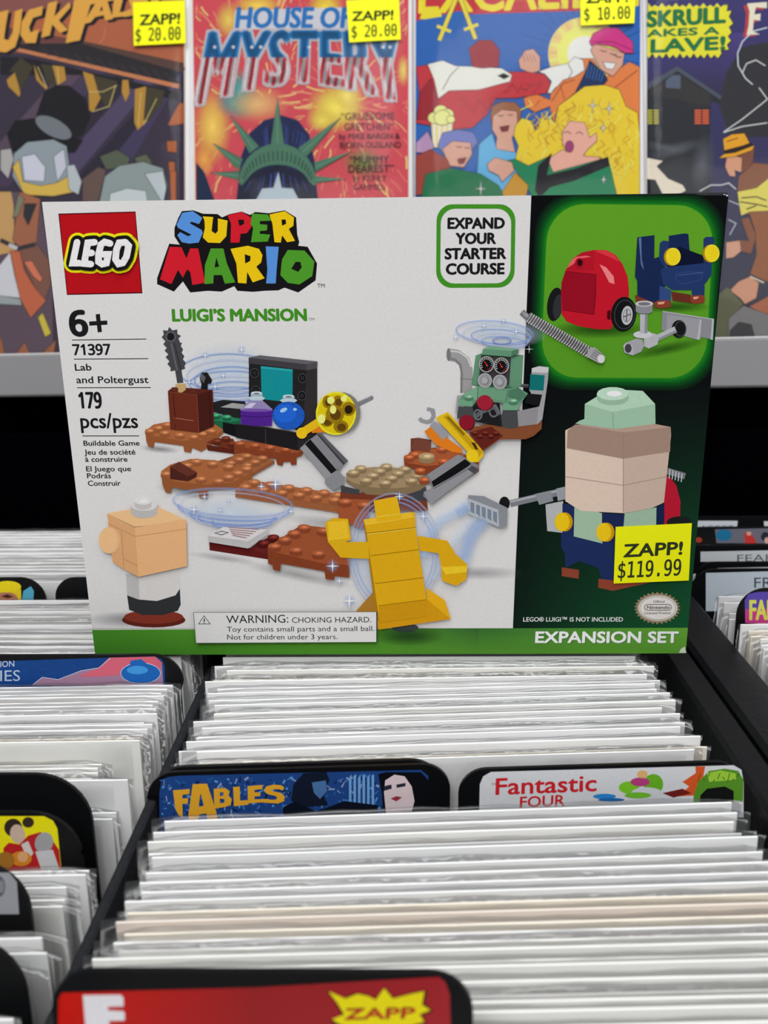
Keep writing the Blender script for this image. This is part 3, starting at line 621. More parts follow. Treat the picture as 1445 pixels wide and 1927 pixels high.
A.poly([(552, 770), (670, 780), (668, 830), (552, 822)], (104, 150, 120), tf=Q); A.poly([(930, 800), (1070, 815), (1052, 862), (924, 860)], (104, 150, 120), tf=Q)
stud(640, 745, 38, SGl, SGd, tf=Q); stud(1015, 780, 38, SGl, SGd, tf=Q)
for (x, y) in ((776, 610), (902, 622)):
    a, b = Q([(x, y)])[0]; A.ell(a, b, 13.5, 14, (138, 138, 140)); A.ring(a, b, 12, 12.6, 1, (176, 176, 178)); A.ell(a+1, b+1, 6.5, 7, (118, 118, 120)); A.ell(a-.5, b, 5.6, 6, (158, 158, 160))
A.poly([(670, 830), (700, 800), (900, 800), (920, 1000), (800, 980), (700, 960)], (30, 30, 32), tf=Q)
A.line([(690, 920), (760, 870), (860, 830), (900, 900)], 8, (86, 88, 92), tf=Q); A.ring(*Q([(716, 900)])[0], 7, 9, 3, (98, 100, 104)); A.ring(*Q([(850, 870)])[0], 8, 10, 3, (98, 100, 104))
A.ell(*Q([(782, 806)])[0], 15, 13, (96, 20, 32)); A.ell(*Q([(774, 796)])[0], 14.5, 14, (148, 32, 50)); A.ell(*Q([(628, 968)])[0], 14, 14.5, (88, 14, 28)); A.ell(*Q([(620, 964)])[0], 14, 14, (128, 24, 40))

# ---- plain block stand-ins where the box shows its cast
def block(pts_top, pts_front, pts_side, c, tf=None, seam=True):
    for q, k in ((pts_top, 1.12), (pts_front, 1.0), (pts_side, .82)):
        if q: A.poly(q, tuple(min(255, v*k) for v in c), tf=tf)
TAN = (216, 166, 118)
A.part('tan_block_picture')
# stack beside the lower left corner: tan block on a white drum with a dark foot ring
A.ell(*Rr([(668, 1530)])[0], 60, 14, (92, 36, 28)); A.ell(*Rr([(668, 1500)])[0], 56, 13, (124, 50, 38))
A.poly([(410, 1290), (920, 1200), (930, 1380), (900, 1440), (760, 1480), (560, 1480), (430, 1430)], (46, 48, 50), tf=Rr)
A.poly([(400, 1080), (910, 1020), (925, 1220), (880, 1290), (700, 1345), (520, 1330), (410, 1290)], (202, 198, 196), tf=Rr); A.poly([(400, 1080), (520, 1080), (530, 1332), (410, 1290)], (178, 176, 174), tf=Rr)
A.poly([(222, 490), (440, 450), (720, 430), (900, 510), (990, 560), (490, 620)], (226, 178, 130), tf=Rr)
A.poly([(222, 490), (490, 625), (525, 1104), (400, 1040), (275, 960), (235, 600)], (204, 154, 108), tf=Rr); A.poly([(490, 625), (985, 545), (996, 1000), (525, 1104)], TAN, tf=Rr)
A.line([(235, 590), (495, 712), (990, 640)], .9, (170, 122, 82), tf=Rr); A.line([(385, 930), (520, 1000)], .9, (170, 122, 82), tf=Rr); A.line([(360, 660), (385, 1030)], .8, (176, 128, 86), tf=Rr)
stud(*Rr([(580, 410)])[0], 25, (206, 202, 200), (176, 172, 170), h=14); stud(*Rr([(570, 370)])[0], 16, (212, 208, 206), (184, 180, 178), h=9)
A.ell(*Rr([(250, 750)])[0], 20, 25, (214, 164, 116)); A.ell(*Rr([(235, 750)])[0], 18, 24.5, (224, 176, 128))
A.part('yellow_block_picture')
# yellow tower of blocks in the middle
A.glow(*Tt([(680, 620)])[0], 92, 108, (176, 194, 226), .75)
for k, (rx, ry) in enumerate(((86, 112), (80, 104), (73, 96))):
    whirl(*Tt([(690, 590)])[0], rx, ry, 1, al=.45, wd=6, c=(150, 176, 220) if k else (186, 186, 196))
A.line(Tt([(1300, 200), (1050, 340), (960, 460), (920, 620)]), 30, (168, 190, 226), soft=1, alpha=.6); A.line(Tt([(1440, 290), (1290, 480), (1240, 700)]), 34, (168, 190, 226), soft=1, alpha=.6); A.line(Tt([(1380, 260), (1150, 520), (1000, 800)]), 26, (190, 204, 230), soft=1, alpha=.5)
GO = (208, 158, 24)
A.ell(*Tt([(775, 1195)])[0], 25, 9, (74, 78, 84)); A.glow(*Tt([(800, 1260)])[0], 70, 20, (36, 70, 34), .8)
A.poly([(385, 1050), (525, 895), (560, 1150), (550, 1195), (440, 1120)], (160, 112, 40), tf=Tt)
A.poly([(940, 865), (1090, 965), (1138, 1115), (560, 1200), (555, 1120), (950, 950)], (196, 140, 20), tf=Tt); A.poly([(940, 865), (1090, 965), (1138, 1115), (950, 960)], (214, 160, 26), tf=Tt)
A.poly([(442, 322), (850, 262), (858, 385), (945, 958), (945, 1090), (572, 1145), (525, 890), (470, 440)], GO, tf=Tt)
A.poly([(442, 322), (820, 262), (850, 305), (455, 370)], (222, 176, 44), tf=Tt); A.poly([(442, 322), (458, 372), (572, 1145), (540, 1080)], (160, 116, 20), tf=Tt)
A.poly([(565, 1010), (945, 960), (945, 1092), (572, 1145)], (192, 138, 20), tf=Tt)
for q in ([(455, 432), (858, 385)], [(535, 832), (918, 785)], [(565, 1008), (945, 960)], [(500, 610), (888, 560)]): A.line(q, 1, (132, 94, 14), tf=Tt)
A.line([(470, 440), (860, 392)], 1.2, (240, 200, 80), tf=Tt)
A.poly([(524, 170), (710, 138), (742, 290), (735, 312), (556, 338), (540, 290)], (214, 166, 26), tf=Tt); A.line([(545, 300), (742, 275)], 1, (246, 206, 90), tf=Tt)
A.poly([(135, 350), (200, 310), (320, 315), (345, 480), (300, 500), (480, 500), (490, 635), (260, 625), (160, 500)], (206, 160, 26), tf=Tt); A.poly([(160, 340), (310, 330), (330, 470), (165, 490)], (222, 178, 40), tf=Tt)
A.poly([(872, 450), (1110, 490), (1180, 600), (1270, 680), (1262, 800), (1180, 850), (1070, 810), (1060, 690), (1040, 590), (890, 570)], (206, 156, 22), tf=Tt); A.poly([(1062, 700), (1270, 690), (1265, 740), (1100, 760)], (232, 186, 40), tf=Tt)
for q, r in (((196, 694), 14), ((250, 814), 9), ((330, 970), 16), ((730, 138), 10), ((918, 296), 11)): spark(*Tt([q])[0], r)
A.part('pale_block_picture')
# pale block stack on the dark panel
W3 = zc(860, 710, 3.010)
A.part('red_tank_picture')
A.poly([(1170, 560), (1200, 560), (1240, 610), (1264, 700), (1262, 790), (1170, 840)], (168, 26, 46), tf=W3); A.ell(*W3([(1258, 820)])[0], 24, 11, (28, 30, 30))
A.line([(1190, 530), (1290, 560)], 12, (110, 112, 116), tf=W3)
for i in range(5): A.line([(1205+i*17, 520+i*6), (1200+i*17, 572+i*5)], 2, (176, 178, 182), tf=W3)
A.part('nozzle_picture')
A.line([(300, 715), (620, 640)], 13, (116, 118, 124), tf=W3); A.line([(300, 705), (620, 630)], 4, (158, 160, 166), tf=W3)
A.poly([(440, 660), (530, 640), (545, 700), (465, 722)], (128, 130, 136), tf=W3); A.poly([(560, 630), (612, 618), (612, 690), (570, 700)], (142, 144, 150), tf=W3)
A.ell(*W3([(268, 714)])[0], 10, 13, (26, 26, 28))
A.poly([(60, 662), (150, 668), (285, 735), (280, 842), (235, 845), (62, 768)], (128, 132, 138), tf=W3); A.poly([(62, 680), (232, 745), (235, 842), (62, 768)], (168, 172, 178), tf=W3)
for i in range(5): A.poly([(74+i*32, 700+i*13), (96+i*32, 708+i*13), (96+i*32, 770+i*13), (74+i*32, 752+i*13)], (112, 124, 140), tf=W3)
A.line([(0, 770), (60, 730)], 26, (150, 176, 214), tf=W3, soft=1, alpha=.6); A.line([(20, 1010), (90, 860), (160, 800)], 34, (160, 182, 218), tf=W3, soft=1, alpha=.5)
A.part('pale_block_picture')
A.poly([(500, 720), (600, 700), (600, 880), (510, 870)], (168, 168, 170), tf=W3)
A.poly([(588, 880), (890, 930), (890, 1150), (820, 1150), (800, 1080), (690, 1040), (612, 1080), (610, 1000), (588, 960)], (30, 44, 86), tf=W3)
A.poly([(596, 715), (672, 722), (660, 900), (596, 880)], (30, 42, 80), tf=W3); A.poly([(664, 720), (822, 770), (822, 940), (660, 900)], (150, 176, 152), tf=W3)
A.poly([(820, 768), (950, 775), (950, 850), (900, 940), (818, 930)], (28, 38, 76), tf=W3); A.poly([(948, 770), (1130, 735), (1128, 850), (940, 860)], (144, 170, 148), tf=W3); A.poly([(1128, 735), (1172, 710), (1172, 850), (1126, 850)], (24, 34, 66), tf=W3)
A.poly([(592, 1075), (690, 1090), (688, 1140), (592, 1125)], (128, 62, 46), tf=W3); A.poly([(800, 1140), (890, 1150), (1100, 1160), (880, 1208), (798, 1190)], (132, 62, 44), tf=W3)
for q in ((600, 818), (836, 876)):
    a, b = W3([q])[0]; A.ell(a+3, b, 15, 18, (190, 140, 14)); A.ell(a-2, b, 14, 17.5, (232, 182, 26))
A.poly([(612, 300), (665, 272), (940, 310), (940, 768), (700, 756), (612, 700)], (206, 184, 168), tf=W3); A.poly([(940, 310), (1112, 262), (1208, 280), (1210, 330), (1170, 708), (1100, 740), (940, 770)], (184, 162, 148), tf=W3)
A.poly([(625, 300), (665, 268), (1112, 262), (1208, 280), (1205, 420), (940, 460), (620, 400)], (150, 124, 110), tf=W3); A.poly([(665, 268), (1112, 262), (1205, 282), (940, 312)], (168, 142, 128), tf=W3)
A.line([(940, 310), (940, 768)], 1, (140, 116, 104), tf=W3); A.line([(612, 560), (940, 610), (1185, 560)], 1, (160, 138, 124), tf=W3)
A.poly([(668, 262), (690, 246), (720, 235), (722, 150), (1000, 100), (1120, 150), (1122, 262), (900, 292)], (146, 178, 154), tf=W3); A.poly([(722, 150), (860, 66), (1050, 76), (1120, 150), (880, 196)], (166, 196, 172), tf=W3); A.line([(880, 196), (885, 290)], 1, (116, 148, 124), tf=W3)
stud(*W3([(880, 92)])[0], 30, (176, 204, 182), (140, 170, 148), h=9)
spark(*Q([(1152, 346)])[0], 9, glow=False, c=(170, 180, 175))

# ---- lettering on the carton
A.part('square_logo')
K0 = (28, 28, 30)
A.poly([(110, 402), (255, 398), (268, 552), (126, 555)], (60, 12, 14)); A.poly([(112, 404), (254, 400), (266, 550), (127, 553)], (172, 20, 28))
E4 = zc(0, 360, 4.38)
LG = {'L': [[(640, 420), (604, 592), (655, 592)]], 'E': [[(785, 420), (730, 425), (700, 595), (755, 600)], [(715, 510), (762, 508)]],
      'G': [[(915, 430), (870, 418), (840, 440), (820, 520), (820, 580), (850, 600), (885, 592), (900, 520), (862, 520)]],
      'O': [[(1040, 420), (990, 425), (968, 480), (960, 560), (985, 598), (1020, 590), (1050, 540), (1068, 450), (1040, 420)]]}
for wd, c in ((39, (238, 214, 24)), (28.5, (26, 24, 26))):
    for k in 'LEGO':
        for st in LG[k]:
            pts = E4(st)
            for i in range(len(pts)-1): A.line([pts[i], pts[i+1]], wd*.93, c)
            for q in pts: A.ell(q[0], q[1], wd*.465, wd*.465, c, n=14)
for k in 'LEGO':
    for st in LG[k]:
        pts = E4(st)
        A.line(pts, 12.5, (222, 218, 218))
        for q in pts: A.ell(q[0], q[1], 6.2, 6.2, (222, 218, 218), n=12)
A.ring(*E4([(1112, 374)])[0], 2.6, 2.6, .7, (60, 10, 14), n=12)
# two-line coloured logo
A.part('title_logo')
Mz = zc(70, 350, 2.535)
A.poly([(655, 200), (672, 155), (690, 120), (745, 116), (790, 132), (860, 134), (882, 150), (915, 135), (975, 122), (1015, 138), (1040, 124), (1105, 130), (1180, 116), (1235, 150), (1240, 230), (1250, 268), (1245, 285), (1290, 290), (1335, 370), (1328, 450), (1245, 508), (1180, 485), (1150, 498), (1085, 500), (1030, 505), (955, 500), (940, 478), (880, 504), (815, 500), (730, 508), (695, 455), (652, 504), (572, 468), (572, 440), (630, 275), (680, 280), (655, 240)], (24, 22, 24), tf=Mz)
C1 = dict(b=(82, 136, 204), y=(238, 184, 20), r=(196, 30, 44), g=(72, 142, 40))
def L(pts, c, holes=None): A.poly(pts, C1[c], holes, tf=Mz)
L([(665, 185), (692, 128), (742, 120), (788, 152), (772, 182), (735, 170), (728, 178), (785, 210), (790, 225), (770, 270), (725, 275), (690, 268), (668, 235), (682, 220), (720, 240), (736, 232), (672, 200)], 'b')
L([(790, 145), (840, 148), (838, 160), (832, 215), (850, 228), (862, 215), (862, 155), (908, 165), (902, 240), (872, 272), (815, 270), (790, 245), (800, 200), (798, 165)], 'y')
L([(908, 140), (975, 124), (1020, 150), (1022, 195), (1000, 225), (970, 228), (965, 270), (922, 270), (925, 180)], 'r', [[(958, 162), (985, 160), (988, 180), (965, 192)]])
L([(1025, 132), (1100, 136), (1120, 165), (1062, 168), (1062, 182), (1098, 185), (1096, 212), (1062, 215), (1062, 228), (1112, 232), (1100, 265), (1020, 268), (1030, 200), (1018, 180)], 'g')
L([(1108, 136), (1180, 120), (1225, 150), (1222, 190), (1200, 205), (1230, 262), (1192, 268), (1168, 235), (1162, 270), (1132, 268), (1122, 180)], 'y', [[(1165, 160), (1185, 160), (1188, 180), (1168, 190)]])
L([(632, 290), (688, 292), (712, 345), (730, 298), (768, 298), (802, 462), (740, 472), (730, 410), (715, 398), (695, 438), (672, 400), (640, 468), (586, 445)], 'r')
L([(828, 298), (888, 298), (905, 370), (945, 460), (895, 466), (882, 425), (842, 425), (840, 465), (798, 468), (800, 378)], 'g', [[(855, 340), (868, 385), (846, 388)]])
L([(922, 300), (1005, 285), (1058, 300), (1075, 330), (1068, 365), (1045, 385), (1085, 440), (1028, 460), (1002, 410), (998, 465), (958, 462), (950, 370)], 'y', [[(990, 325), (1018, 335), (1016, 358), (992, 370)]])
L([(1090, 288), (1152, 290), (1142, 400), (1138, 465), (1092, 465), (1098, 400)], 'b')
L([(1195, 305), (1275, 308), (1322, 360), (1312, 430), (1250, 470), (1195, 462), (1160, 425), (1168, 350)], 'g', [[(1232, 362), (1255, 362), (1262, 388), (1245, 410), (1212, 395)]])
A.text('TM', *Mz([(1336, 485)])[0], *Mz([(1372, 485)])[0], 7.5, K0)
def tx(s, f, x0, y0, x1, y1, h, c=K0, b=0., **k):
    (a, q), (d, e) = f([(x0, y0), (x1, y1)]); A.text(s, a, q, d, e, h, c, b, **k)
Nz = zc(100, 570, 5.354); Gz = zc(0, 780, 3.706)
A.part('green_title')
tx("LUIGI\u2019S MANSION", Mz, 648, 644, 1284, 642, 21.5, (62, 132, 34), .065); tx('TM', Mz, 1294, 642, 1322, 642, 5, (90, 110, 90))
A.part('side_lettering')
tx('6', Nz, 188, 326, 346, 326, 45, b=.06, k='num'); A.line([(168, 609), (202, 607)], 8, K0); A.line([(184, 591), (188, 625)], 8, K0)
for (a, b, c, d) in ((190, 374, 940, 364), (210, 567, 958, 562), (242, 855, 985, 853), (295, 1340, 868, 1340)): A.line(Nz([(a, b), (c, d)]), 1.6, K0)
tx('71397', Nz, 205, 524, 578, 520, 19.5, b=.045, k='num'); tx('Lab', Nz, 224, 682, 388, 680, 12.5, b=.024); tx('and Poltergust', Nz, 238, 808, 962, 806, 12.5, b=.024)
tx('179', Nz, 272, 1058, 490, 1058, 29, b=.045, k='num'); tx('pcs/pzs', Nz, 284, 1260, 856, 1258, 27, b=.024)
tx('Buildable Game', Nz, 310, 1438, 872, 1436, 9.3, b=.026); tx('Jeu de soci\u00e9t\u00e9', Nz, 318, 1528, 830, 1526, 9.3, b=.026); tx('\u00e0 construire', Nz, 326, 1600, 750, 1598, 9.3, b=.026)
tx('El Juego que', Nz, 336, 1696, 786, 1694, 9.3, b=.026); tx('Podr\u00e1s', Nz, 346, 1766, 584, 1765, 9.3, b=.026); tx('Construir', Nz, 354, 1842, 682, 1840, 9.3, b=.026)
A.part('callout_badge')
Uz = zc(780, 350, 4.25)
def rr_warp(k):
    c = [np.array(q) for q in Uz([(177, 146), (808, 146), (798, 812), (172, 816)])]; m = sum(c)/4; o = []
    for u, v in rrect(0, 0, 1, 1, .2, 7):
        p = (c[0]*(1-u)+c[1]*u)*(1-v)+(c[3]*(1-u)+c[2]*u)*v; d = m-p; dd = np.array((np.sign(d[0])*min(abs(d[0]), 1e9), d[1])); o.append(p+(m-p)*k*np.array([1, 1]))
    return o
oo, ii = rr_warp(0), rr_warp(.105)
n = len(oo); A.add(oo+ii, [t for i in range(n) for t in ((i, (i+1) % n, (i+1) % n+n), (i, (i+1) % n+n, i+n))], [(*alb((62, 134, 36)), 1)]*(2*n))
tx('EXPAND', Uz, 268, 340, 716, 338, 19.5, b=.062); tx('YOUR', Uz, 332, 462, 646, 460, 19.5, b=.062); tx('STARTER', Uz, 245, 584, 728, 580, 19.5, b=.062); tx('COURSE', Uz, 254, 706, 714, 702, 19.5, b=.062)
A.part('warning_label')
A.poly(Sx([(172, 1026), (1485, 1020)])+[(709, 1206)]+Sx([(190, 1248)]), (60, 60, 62)); A.poly([(366.3, 1150.5), (708, 1149), (708, 1205.2), (370.6, 1207)], (208, 207, 206))
tx('WARNING:', Sx, 408, 1104, 850, 1098, 14.5, b=.004); tx('CHOKING HAZARD.', Sx, 876, 1100, 1440, 1096, 10, b=0.); tx('Toy contains small parts and a small ball.', Sx, 412, 1164, 1462, 1158, 9.4, b=0.); tx('Not for children under 3 years.', Sx, 414, 1220, 1200, 1216, 9.4, b=0.)
A.line([(249, 1050), (292, 1108), (210, 1108)], 1.1, K0, tf=Sx, closed=True); A.line([(250, 1070), (250, 1092)], 2, K0, tf=Sx); A.ell(*Sx([(250, 1100)])[0], 1.1, 1.1, K0, n=8)
A.part('bottom_lettering')
tx('LEGO\u00ae LUIGI\u2122 IS NOT INCLUDED', W3, 374, 1382, 938, 1382, 8, (224, 224, 224), .01); tx('EXPANSION SET', W3, 448, 1504, 1250, 1504, 20, (40, 84, 36), .05); tx('EXPANSION SET', W3, 444, 1501, 1248, 1501, 20, (224, 224, 222), .05)
Xz = zc(1130, 960, 6.881)
A.part('licence_seal')
cx, cy = Xz([(732, 1265)])[0]
A.poly([(cx+(44 if i % 2 else 38.5)*math.cos(2*math.pi*i/60), cy+(31 if i % 2 else 26.5)*math.sin(2*math.pi*i/60)) for i in range(60)], (134, 118, 94)); A.ring(cx, cy, 37, 25, 1, (168, 152, 126))
A.ell(cx+1, cy, 36.5, 23.5, (210, 204, 200), n=36); A.ring(cx+1, cy, 34, 21.5, .7, (90, 84, 80), n=40)
tx('Official', Xz, 680, 1196, 826, 1194, 4.2, (70, 64, 60), .01); tx('Nintendo', Xz, 598, 1276, 892, 1276, 6, (60, 54, 52), .03); tx('Licensed Product', Xz, 566, 1342, 906, 1340, 4.2, (70, 64, 60), .01)
A.line(Xz(rrect(568, 1218, 914, 1292, 36, 5)), 1.1, (80, 74, 70), closed=True)
A.build(toy)

# price sticker on the carton: a thin paper square
def sticker(parent, fn, quad, lines, base_d, name='price_sticker', label=None):
    q = quad; st = Art(fn)
    P = [fn(x, y, base_d) for x, y in q]+[fn(x, y, base_d+.012) for x, y in q]
    me = mesh(name, P, [[3, 2, 1, 0], [4, 5, 6, 7], [0, 1, 5, 4], [1, 2, 6, 5], [2, 3, 7, 6], [3, 0, 4, 7]])
    o = link(name, me, STICK, parent)
    if label: o['label'] = label
    st.fn = lambda x, y, d: fn(x, y, base_d+.012+d); st.part('sticker_lettering')
    for (s, x0, y0, x1, y1, h, b, k, up) in lines: st.text(s, x0, y0, x1, y1, h, (44, 52, 34), b, k, up=up)
    st.build(o)
    return o
STICK = mat('yellow_sticker', (252, 244, 6), .5, .2, noise=.04, nscale=60)
(a, b), (c, d_) = Xz([(292, 598), (1042, 562)])
L1 = ('ZAPP!', a, b, c, d_, 23, .045, 'sans', (2, -23))
(a, b), (c, d_) = Xz([(218, 870), (1025, 832)])
L2 = ('$119.99', a, b, c, d_, 31, .016, 'mono', (2.2, -30))
sticker(toy, front, Xz([(190, 210), (1174, 162), (1134, 902), (164, 942)]), [L1, L2], .07)
# ================================================================ the comic bins
BLACK = mat('black_plastic', (16, 17, 20), .45, .2, noise=.15, nscale=30, bump=.3, bscale=400)
BLACKM = mat('black_tray', (15, 16, 18), .42, .2, noise=.2, nscale=25, bump=.25, bscale=250)
FELT = mat('dark_felt', (36, 37, 40), .9, .05, noise=.3, nscale=200, bump=.6, bscale=900)
VOID = mat('shaded_black_board', (2, 2, 4), .9, .0)  # black boards; near-black colour stands in for the shade under the shelf
XL, XC0, XC1, XR0, YB0, YB1, ZB = -30, -8.15, 12.75, 16.6, -27, 20.6, -27.5
tray = tag(empty('comic_bin_tray', (0, 0, -27.5)), 'black tray of open comic bins with low rails between the rows of comics', 'display bin')
def part(nm, m, x0, x1, y0, y1, z0, z1, par=None, bev=.08):
    par = par or tray; off = [v/S for v in par.location]
    return link(nm, boxmesh(nm, x0-off[0], x1-off[0], y0-off[1], y1-off[1], z0-off[2], z1-off[2], bev), m, par)
part('bin_floor', BLACKM, XL, 40, YB0, YB1+.4, -28.1, -27.6)
part('divider_rail', FELT, -8.38, -8.04, YB0, YB1, -27.5, -1.2)
part('divider_rail', BLACKM, 12.9, 14.12, YB0, YB1, -27.5, -1.1, bev=.15)
part('divider_rail', BLACKM, 14.22, 16.45, YB0, YB1, -27.5, -.95, bev=.2)
part('rear_panel', VOID, XL, 40, YB1, YB1+.4, -27.5, -.6)
part('rear_panel', VOID, XL-6, 46, 27.0, 27.5, -27.5, 4.6)
part('rear_ledge', VOID, XL-6, 46, YB1+.45, 26.95, -27.5, -2.2)

# ---- bagged comics
BOARD = [mat('backing_board', c, .6, .3) for c in ((230, 230, 230), (222, 226, 228), (230, 221, 217), (222, 213, 199), (214, 203, 193))]
PAPER = [mat('comic_pages', c, .6, .2) for c in ((196, 190, 178), (60, 66, 92), (120, 50, 46), (38, 40, 46), (170, 140, 60), (70, 110, 130))]
FILM = plastic_film('clear_bag', haze=.018, rough=.14, bump=.12, bscale=40, f0=.025, f1=.35)
FILMC = plastic_film('crinkled_bag', haze=.015, rough=.12, bump=.6, bscale=60, f0=.03, f1=.4)
BWd, BHt = 19.0, 26.6
def bag_mesh(k):
    rnd = random.Random(40+k); nx = 22; zs = [0, .5, .8, .92, .965, .985, 1.0]; vs = []
    ph = [rnd.uniform(0, 6.3) for _ in range(6)]; am = rnd.uniform(.012, .035)
    def wob(x, z): return am*(math.sin(x*1.3+ph[0]+z*.2)+.6*math.sin(x*2.9+ph[1])+.5*math.sin(x*5.1+ph[2]))
    def topz(x): return BHt+(.07 if k >= 5 else .01)+.02*math.sin(x*.9+ph[3])+.03*math.sin(x*2.3+ph[4])+(-.12 if abs(x) > 9.2 else 0)
    for side in (-1, 1):
        for j, t in enumerate(zs):
            for i in range(nx+1):
                x = -BWd/2+BWd*i/nx; e = 0 if i in (0, nx) else 1
                cr = 1 if j >= 3 else .3
                y = side*(.145*e*(1 if j < 6 else .25)) + wob(x, t*BHt)*cr*.5*e*(.6 if j < 6 else 1)
                y = max(-.17, min(.17, y)); vs.append((x+(.06*math.sin(t*40+ph[5]) if not e else 0), y, topz(x)*t if j == 6 else t*BHt))
    m = nx+1; r = len(zs); fs = []
    for sd in (0, 1):
        o = sd*m*r
        for j in range(r-1):
            for i in range(nx): q = [o+j*m+i, o+j*m+i+1, o+(j+1)*m+i+1, o+(j+1)*m+i]; fs.append(q if sd == 0 else q[::-1])
    for i in range(nx): a = (r-1)*m+i; b = a+m*r; fs.append([a, a+1, b+1, b])
    for i in (0, nx):
        for j in range(r-1): a = j*m+i; b = a+m*r; fs.append([a, b, b+m, a+m] if i == 0 else [b, a, a+m, b+m])
    me = mesh('plastic_bag', vs, fs, True); me.materials.append(FILMC if k >= 5 else FILM); return me
BAGS = [bag_mesh(k) for k in range(7)]
def board_mesh(k, m, wdt):
    b = .012*k
    me = boxmesh('backing_board', -wdt/2, wdt/2, -.10, -.03, .05, BHt-.05-.03*(k % 3), .015); me.materials.append(m); return me
BOARDS = [[board_mesh(k, m, 18.5-.15*k) for k in range(3)] for m in BOARD]
COMICS = []
for k, m in enumerate(PAPER):
    me = boxmesh('comic_book', -8.6, 8.6, -.02, .115, .06, BHt-.55, .03); me.materials.append(m); COMICS.append(me)
LEAN = math.radians(3.0)
ORD = 'zeroth first second third fourth fifth sixth seventh eighth ninth tenth eleventh twelfth thirteenth fourteenth fifteenth sixteenth seventeenth eighteenth nineteenth twentieth'.split()
def ordn(i):
    if i <= 20: return ORD[i]
    if i < 30: return 'twenty-'+ORD[i-20]
    if i == 30: return 'thirtieth'
    if i < 40: return 'thirty-'+ORD[i-30]
    return 'fortieth' if i == 40 else 'forty-'+ORD[i-40]
TINT = ['white-backed', 'cool white-backed', 'off-white-backed', 'cream-backed', 'buff-backed']
rng = random.Random(3)
def comic(x, y, top, yaw, tint, label, group, scale_x=1.0):
    z = top-.06-BHt*math.cos(LEAN); base_y = y-BHt*math.sin(LEAN)
    t = empty('bagged_comic', (x, base_y, z), (-LEAN, 0, yaw))
    tag(t, label, 'comic book', group)
    for me in (BOARDS[tint][rng.randrange(3)], COMICS[rng.choice((0, 0, 0, 0, 1, 2, 3, 3, 4, 5))], BAGS[rng.randrange(len(BAGS))]):
        o = bpy.data.objects.new(me.name.split('.')[0], me); COL.objects.link(o); o.parent = t
        if me in [b for bb in BOARDS for b in bb]: o.location.x = rng.uniform(-.25, .25)*S
    return t
def rows(specs, xc_fn, yawfn, label, group, jx=.25, jz=.12):
    """specs: (depth y, tint or None, x shift or None, top or None); nearest pieces never closer than 0.34 cm"""
    last = None; n = 0
    for i, (y, tint, xs, tp) in enumerate(specs):
        if last is not None and last-y < .345: y = last-.345
        last = y; n += 1
        tint = tint if tint is not None else rng.choice((0, 0, 0, 1, 1, 2))
        tp = None if tp is None else max(tp, -.85); x = xc_fn(y)+(xs if xs is not None else rng.uniform(-jx, jx)); top = tp if tp is not None else rng.uniform(-jz, jz)
        comic(x, y, top, yawfn(y), tint, TINT[tint]+' bagged comic, '+ordn(n)+' '+label, group)
def yawc(y):
    if y > 0: return 0.
    if y > -4: return math.radians(3.2)*(-y/4)
    if y > -13: return math.radians(3.2)
    return math.radians(3.2)-math.radians(1.2)*min(1, (-13-y)/5)
def yof(px, py): return float(atz(px, py, 0)[1])
def cy(px, py, yaw_guess=None):               # depth of the comic centre from the left end of its top edge
    p = atz(px, py, 0); return float(p[1]+math.tan(yawc(p[1]))*(2.1-p[0]))
C1r = [(430, 1243, None), (425, 1250, None), (410, 1258, None), (407, 1269, 3), (402, 1282, None), (395, 1293, None), (395, 1303, None), (390, 1313, None), (389, 1321, None), (385, 1330, None), (384, 1340, None),
       (384, 1352, 0), (366, 1364, 1), (352, 1374, None), (340, 1384, 0), (335, 1391, None), (326, 1399, None), (320, 1410, 1)]
specs = []
for (px, py, t) in C1r: specs.append((cy(px, py), t, None, None))
specs += [(specs[-1][0]-.42, 3, .3, -.12), (specs[-1][0]-.84, 0, -.15, 0.02)]
xc = lambda y: 2.1
# lift: the carton stands on the comics behind the first rows
rows([(y, t, xs, tp) for (y, t, xs, tp) in specs], xc, yawc, 'in front of the toy box, middle bin', 'bagged comics between the toy box and the tabbed divider cards', jx=.3)
C2r = [(270, 1541, 0), (262, 1563, 0), (262, 1577, 2), (238, 1592, 1), (244, 1604, 0), (240, 1626, 1), (240, 1648, 1), (233, 1665, 1), (212, 1689, 1), (214, 1700, 3), (212, 1711, 4), (212, 1724, 3), (206, 1744, 1), (204, 1757, 2),
       (190, 1770, 2), (190, 1784, 2), (190, 1799, 2), (186, 1817, 2), (186, 1833, 2)]
specs2 = [(cy(px, py), t, None, None) for px, py, t in C2r]
while specs2[-1][0] > -19.5: specs2.append((specs2[-1][0]-.40, 2, None, None))
specs2 = [q for q in specs2 if q[0] > -19.95]
rows(specs2, lambda y: 2.1, yawc, 'in front of the two tabbed lettered cards', 'bagged comics behind the red divider card')
ye = specs2[-1][0]
rows([(ye-1.1-.41*i, 0, None, -.35) for i in range(4)], xc, yawc, 'in front of the red divider card', 'bagged comics in front of the red divider card')
# under and behind the carton
rows([(6.4-.42*i+.15, None, None, -.06) for i in range(16)], xc, lambda y: 0., 'from the back under the toy box', 'bagged comics that carry the toy box', jz=.0)
rows([(19.6-.46*i, None, None, None) for i in range(27)], xc, lambda y: 0., 'from the back behind the toy box', 'bagged comics behind the toy box')

